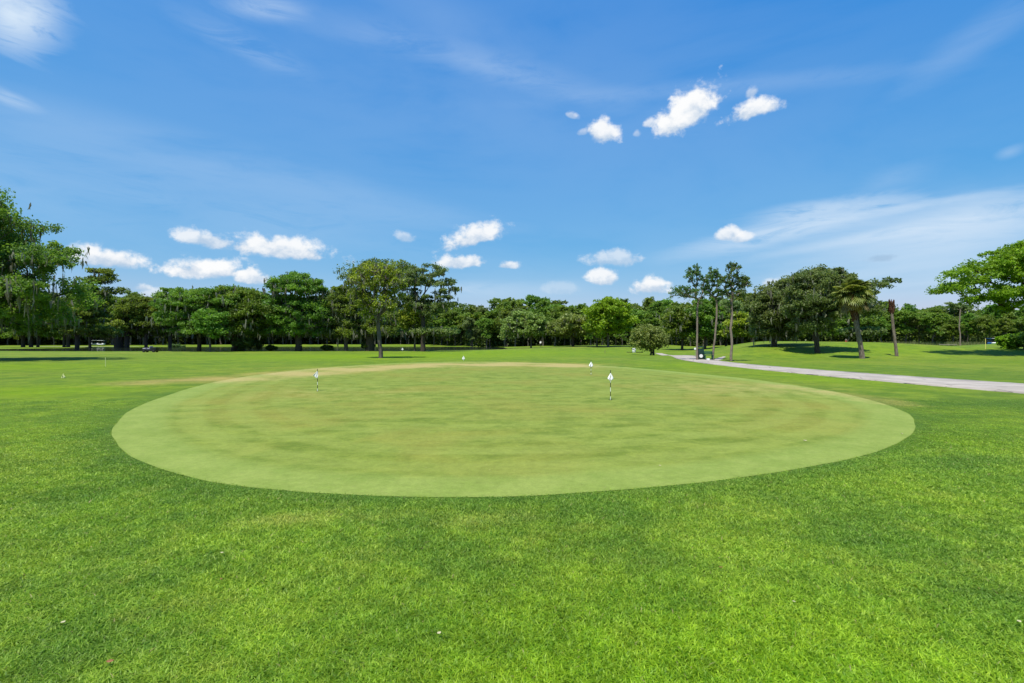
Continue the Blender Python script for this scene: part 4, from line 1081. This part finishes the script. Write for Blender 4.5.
# bare grey pole trunk in the right wood
d_ = 118.0; X0 = (960-512)/F*d_; rng = np.random.default_rng(2)
root = empty('bare_trunk', (X0, d_, H1(X0, d_))); tag(root, 'tall bare grey trunk in front of the right-hand wood', 'dead tree')
V_, F_ = skeleton([np.array([0, 0, -.2]), np.array([.05, 0, 3]), np.array([0, .1, 6]), np.array([.1, 0, 8.6])], np.array([[.8, .2, 8.0], [-.7, 0, 8.8], [.4, -.3, 9.6]]), .13, rng)
link('trunk', mesh_np('trunk', V_, F_, 4, M_barkp, smooth=True), root)

# people far away
def person(label, px, d, shirt, trousers, rz, arm=.25):
    X0 = (px-512)/F*d; root = empty('person', (X0, d, H1(X0, d)), rz); tag(root, label, 'person')
    J = [(0,0,.93),(0,0,1.12),(0,.01,1.34),(0,.01,1.46),(0,-.005,1.54),(0,-.01,1.65),(0,-.01,1.72),
         (.17,0,1.40),(.24,-.04,1.14),(.20,-.22,.98),(.18,-.30,.93),(-.17,0,1.40),(-.24,-.04,1.14),(-.14,-.22,.98),(-.10,-.30,.93),
         (.10,0,.88),(.12,-.02,.50),(.13,.02,.09),(.14,-.12,.04),(-.10,0,.88),(-.12,-.02,.50),(-.13,.02,.09),(-.14,-.12,.04)]
    E = [(0,1),(1,2),(2,3),(3,4),(4,5),(5,6),(2,7),(7,8),(8,9),(9,10),(2,11),(11,12),(12,13),(13,14),(0,15),(15,16),(16,17),(17,18),(0,19),(19,20),(20,21),(21,22)]
    rads = [.14,.13,.15,.07,.055,.095,.075,.065,.045,.035,.035,.065,.045,.035,.035,.09,.06,.042,.035,.09,.06,.042,.035]
    def skin(name, idx, mat, grow):
        mp = {a: q for q, a in enumerate(idx)}; me = bpy.data.meshes.new(name)
        me.from_pydata([J[a] for a in idx], [(mp[a], mp[b]) for a, b in E if a in mp and b in mp], []); me.materials.append(mat)
        o = link(name, me, root); md = o.modifiers.new('skin', 'SKIN'); md.use_smooth_shade = True
        for q, a in enumerate(idx): me.skin_vertices[0].data[q].radius = (rads[a]+grow,)*2
        me.skin_vertices[0].data[0].use_root = True
        sb = o.modifiers.new('sub', 'SUBSURF'); sb.levels = 1; sb.render_levels = 2; return o
    skin('body', list(range(23)), M_skin, 0)
    skin('shirt', [2,1,0,3,7,8,11,12], shirt, .02)
    skin('trousers', [0,15,16,17,19,20,21], trousers, .018)
    MB().sphere((0, .01, 1.73), (.098, .108, .085)).build('cap', trousers, root)
    mb = MB(); mb.box((0, -.11, 1.615), (.03, .04, .045), bevel=.01); mb.build('nose', M_skin, root)
    return root
M_red = plain('dark_red_cloth', (.30,.02,.025), .8, .15, .1)
M_tan = plain('tan_cloth', (.45,.38,.30), .8, .15, .1)
person('person in a dark red shirt standing beyond the crest left of the palm trunk', 846, 112, M_red, M_tan, R(20))
person('person in a pale shirt and dark trousers below the pale-trunked centre tree', 540.5, 138, M_cloth, M_gbody, R(-30))

# fallen leaves on the near lawn
M_lb = plain('brown_leaf', (.24,.11,.05), .7, .2, .2, 40); M_lp = plain('pale_leaf', (.45,.42,.24), .7, .2, .15, 40)
def fallen(label, px, py, mat, size, rz, z=.022):
    d = EYE*F/(py-HZ); V = []; F_ = []; n = 6; size *= .5; z -= .006
    for i_ in range(n+1):
        t = i_/n; w_ = size*.32*math.sin(math.pi*min(1, t*.95+.04))
        for s in (-1, 0, 1): V.append(((t-.5)*size, s*w_, .25*size*(abs(s)*.35+(t-.5)**2)))
    for i_ in range(n):
        for s in (0, 1): a = i_*3+s; F_.append((a, a+1, a+4, a+3))
    o = link('fallen_leaf', mesh_np('fallen_leaf', V, np.array(F_), 4, mat, smooth=True), None, ((px-512)/F*d, d, z)); o.rotation_euler = (R(8), R(5), rz)
    sm = o.modifiers.new('thickness', 'SOLIDIFY'); sm.thickness = .0015
    tag(o, label, 'leaf')
fallen('brown fallen leaf in the bottom left lawn', 110, 668, M_lb, .07, .4, .04)
fallen('pale yellow fallen leaf at the lower left, above the brown one', 63, 628, M_lp, .06, 1.4, .04)
fallen('orange-brown leaf on the lawn left of centre', 221, 584, M_lb, .05, 2.0, .04)
fallen('pale fleck of leaf on the lawn above the orange-brown one', 222, 557, M_lp, .05, .3, .04)
fallen('whitish leaf on the near lawn just left of the bottom centre', 439, 640, M_lp, .06, .9, .045)
fallen('brown leaf on the lawn right of centre below the green', 721, 572, M_lb, .06, 2.6, .04)
fallen('pale brown leaf in the lower right lawn', 794, 607, M_lp, .05, 1.9, .04)
fallen('whitish leaf at the right edge of the near lawn', 1019, 628, M_lp, .06, .2, .045)
fallen('pale fleck on the right part of the putting green', 805, 441, M_lp, .13, .1, .012)
fallen('pale fleck near the right rim of the putting green', 902, 434, M_lp, .11, .5, .012)
fallen('pale fleck near the front rim of the green', 660, 466, M_lp, .07, .2, .012)
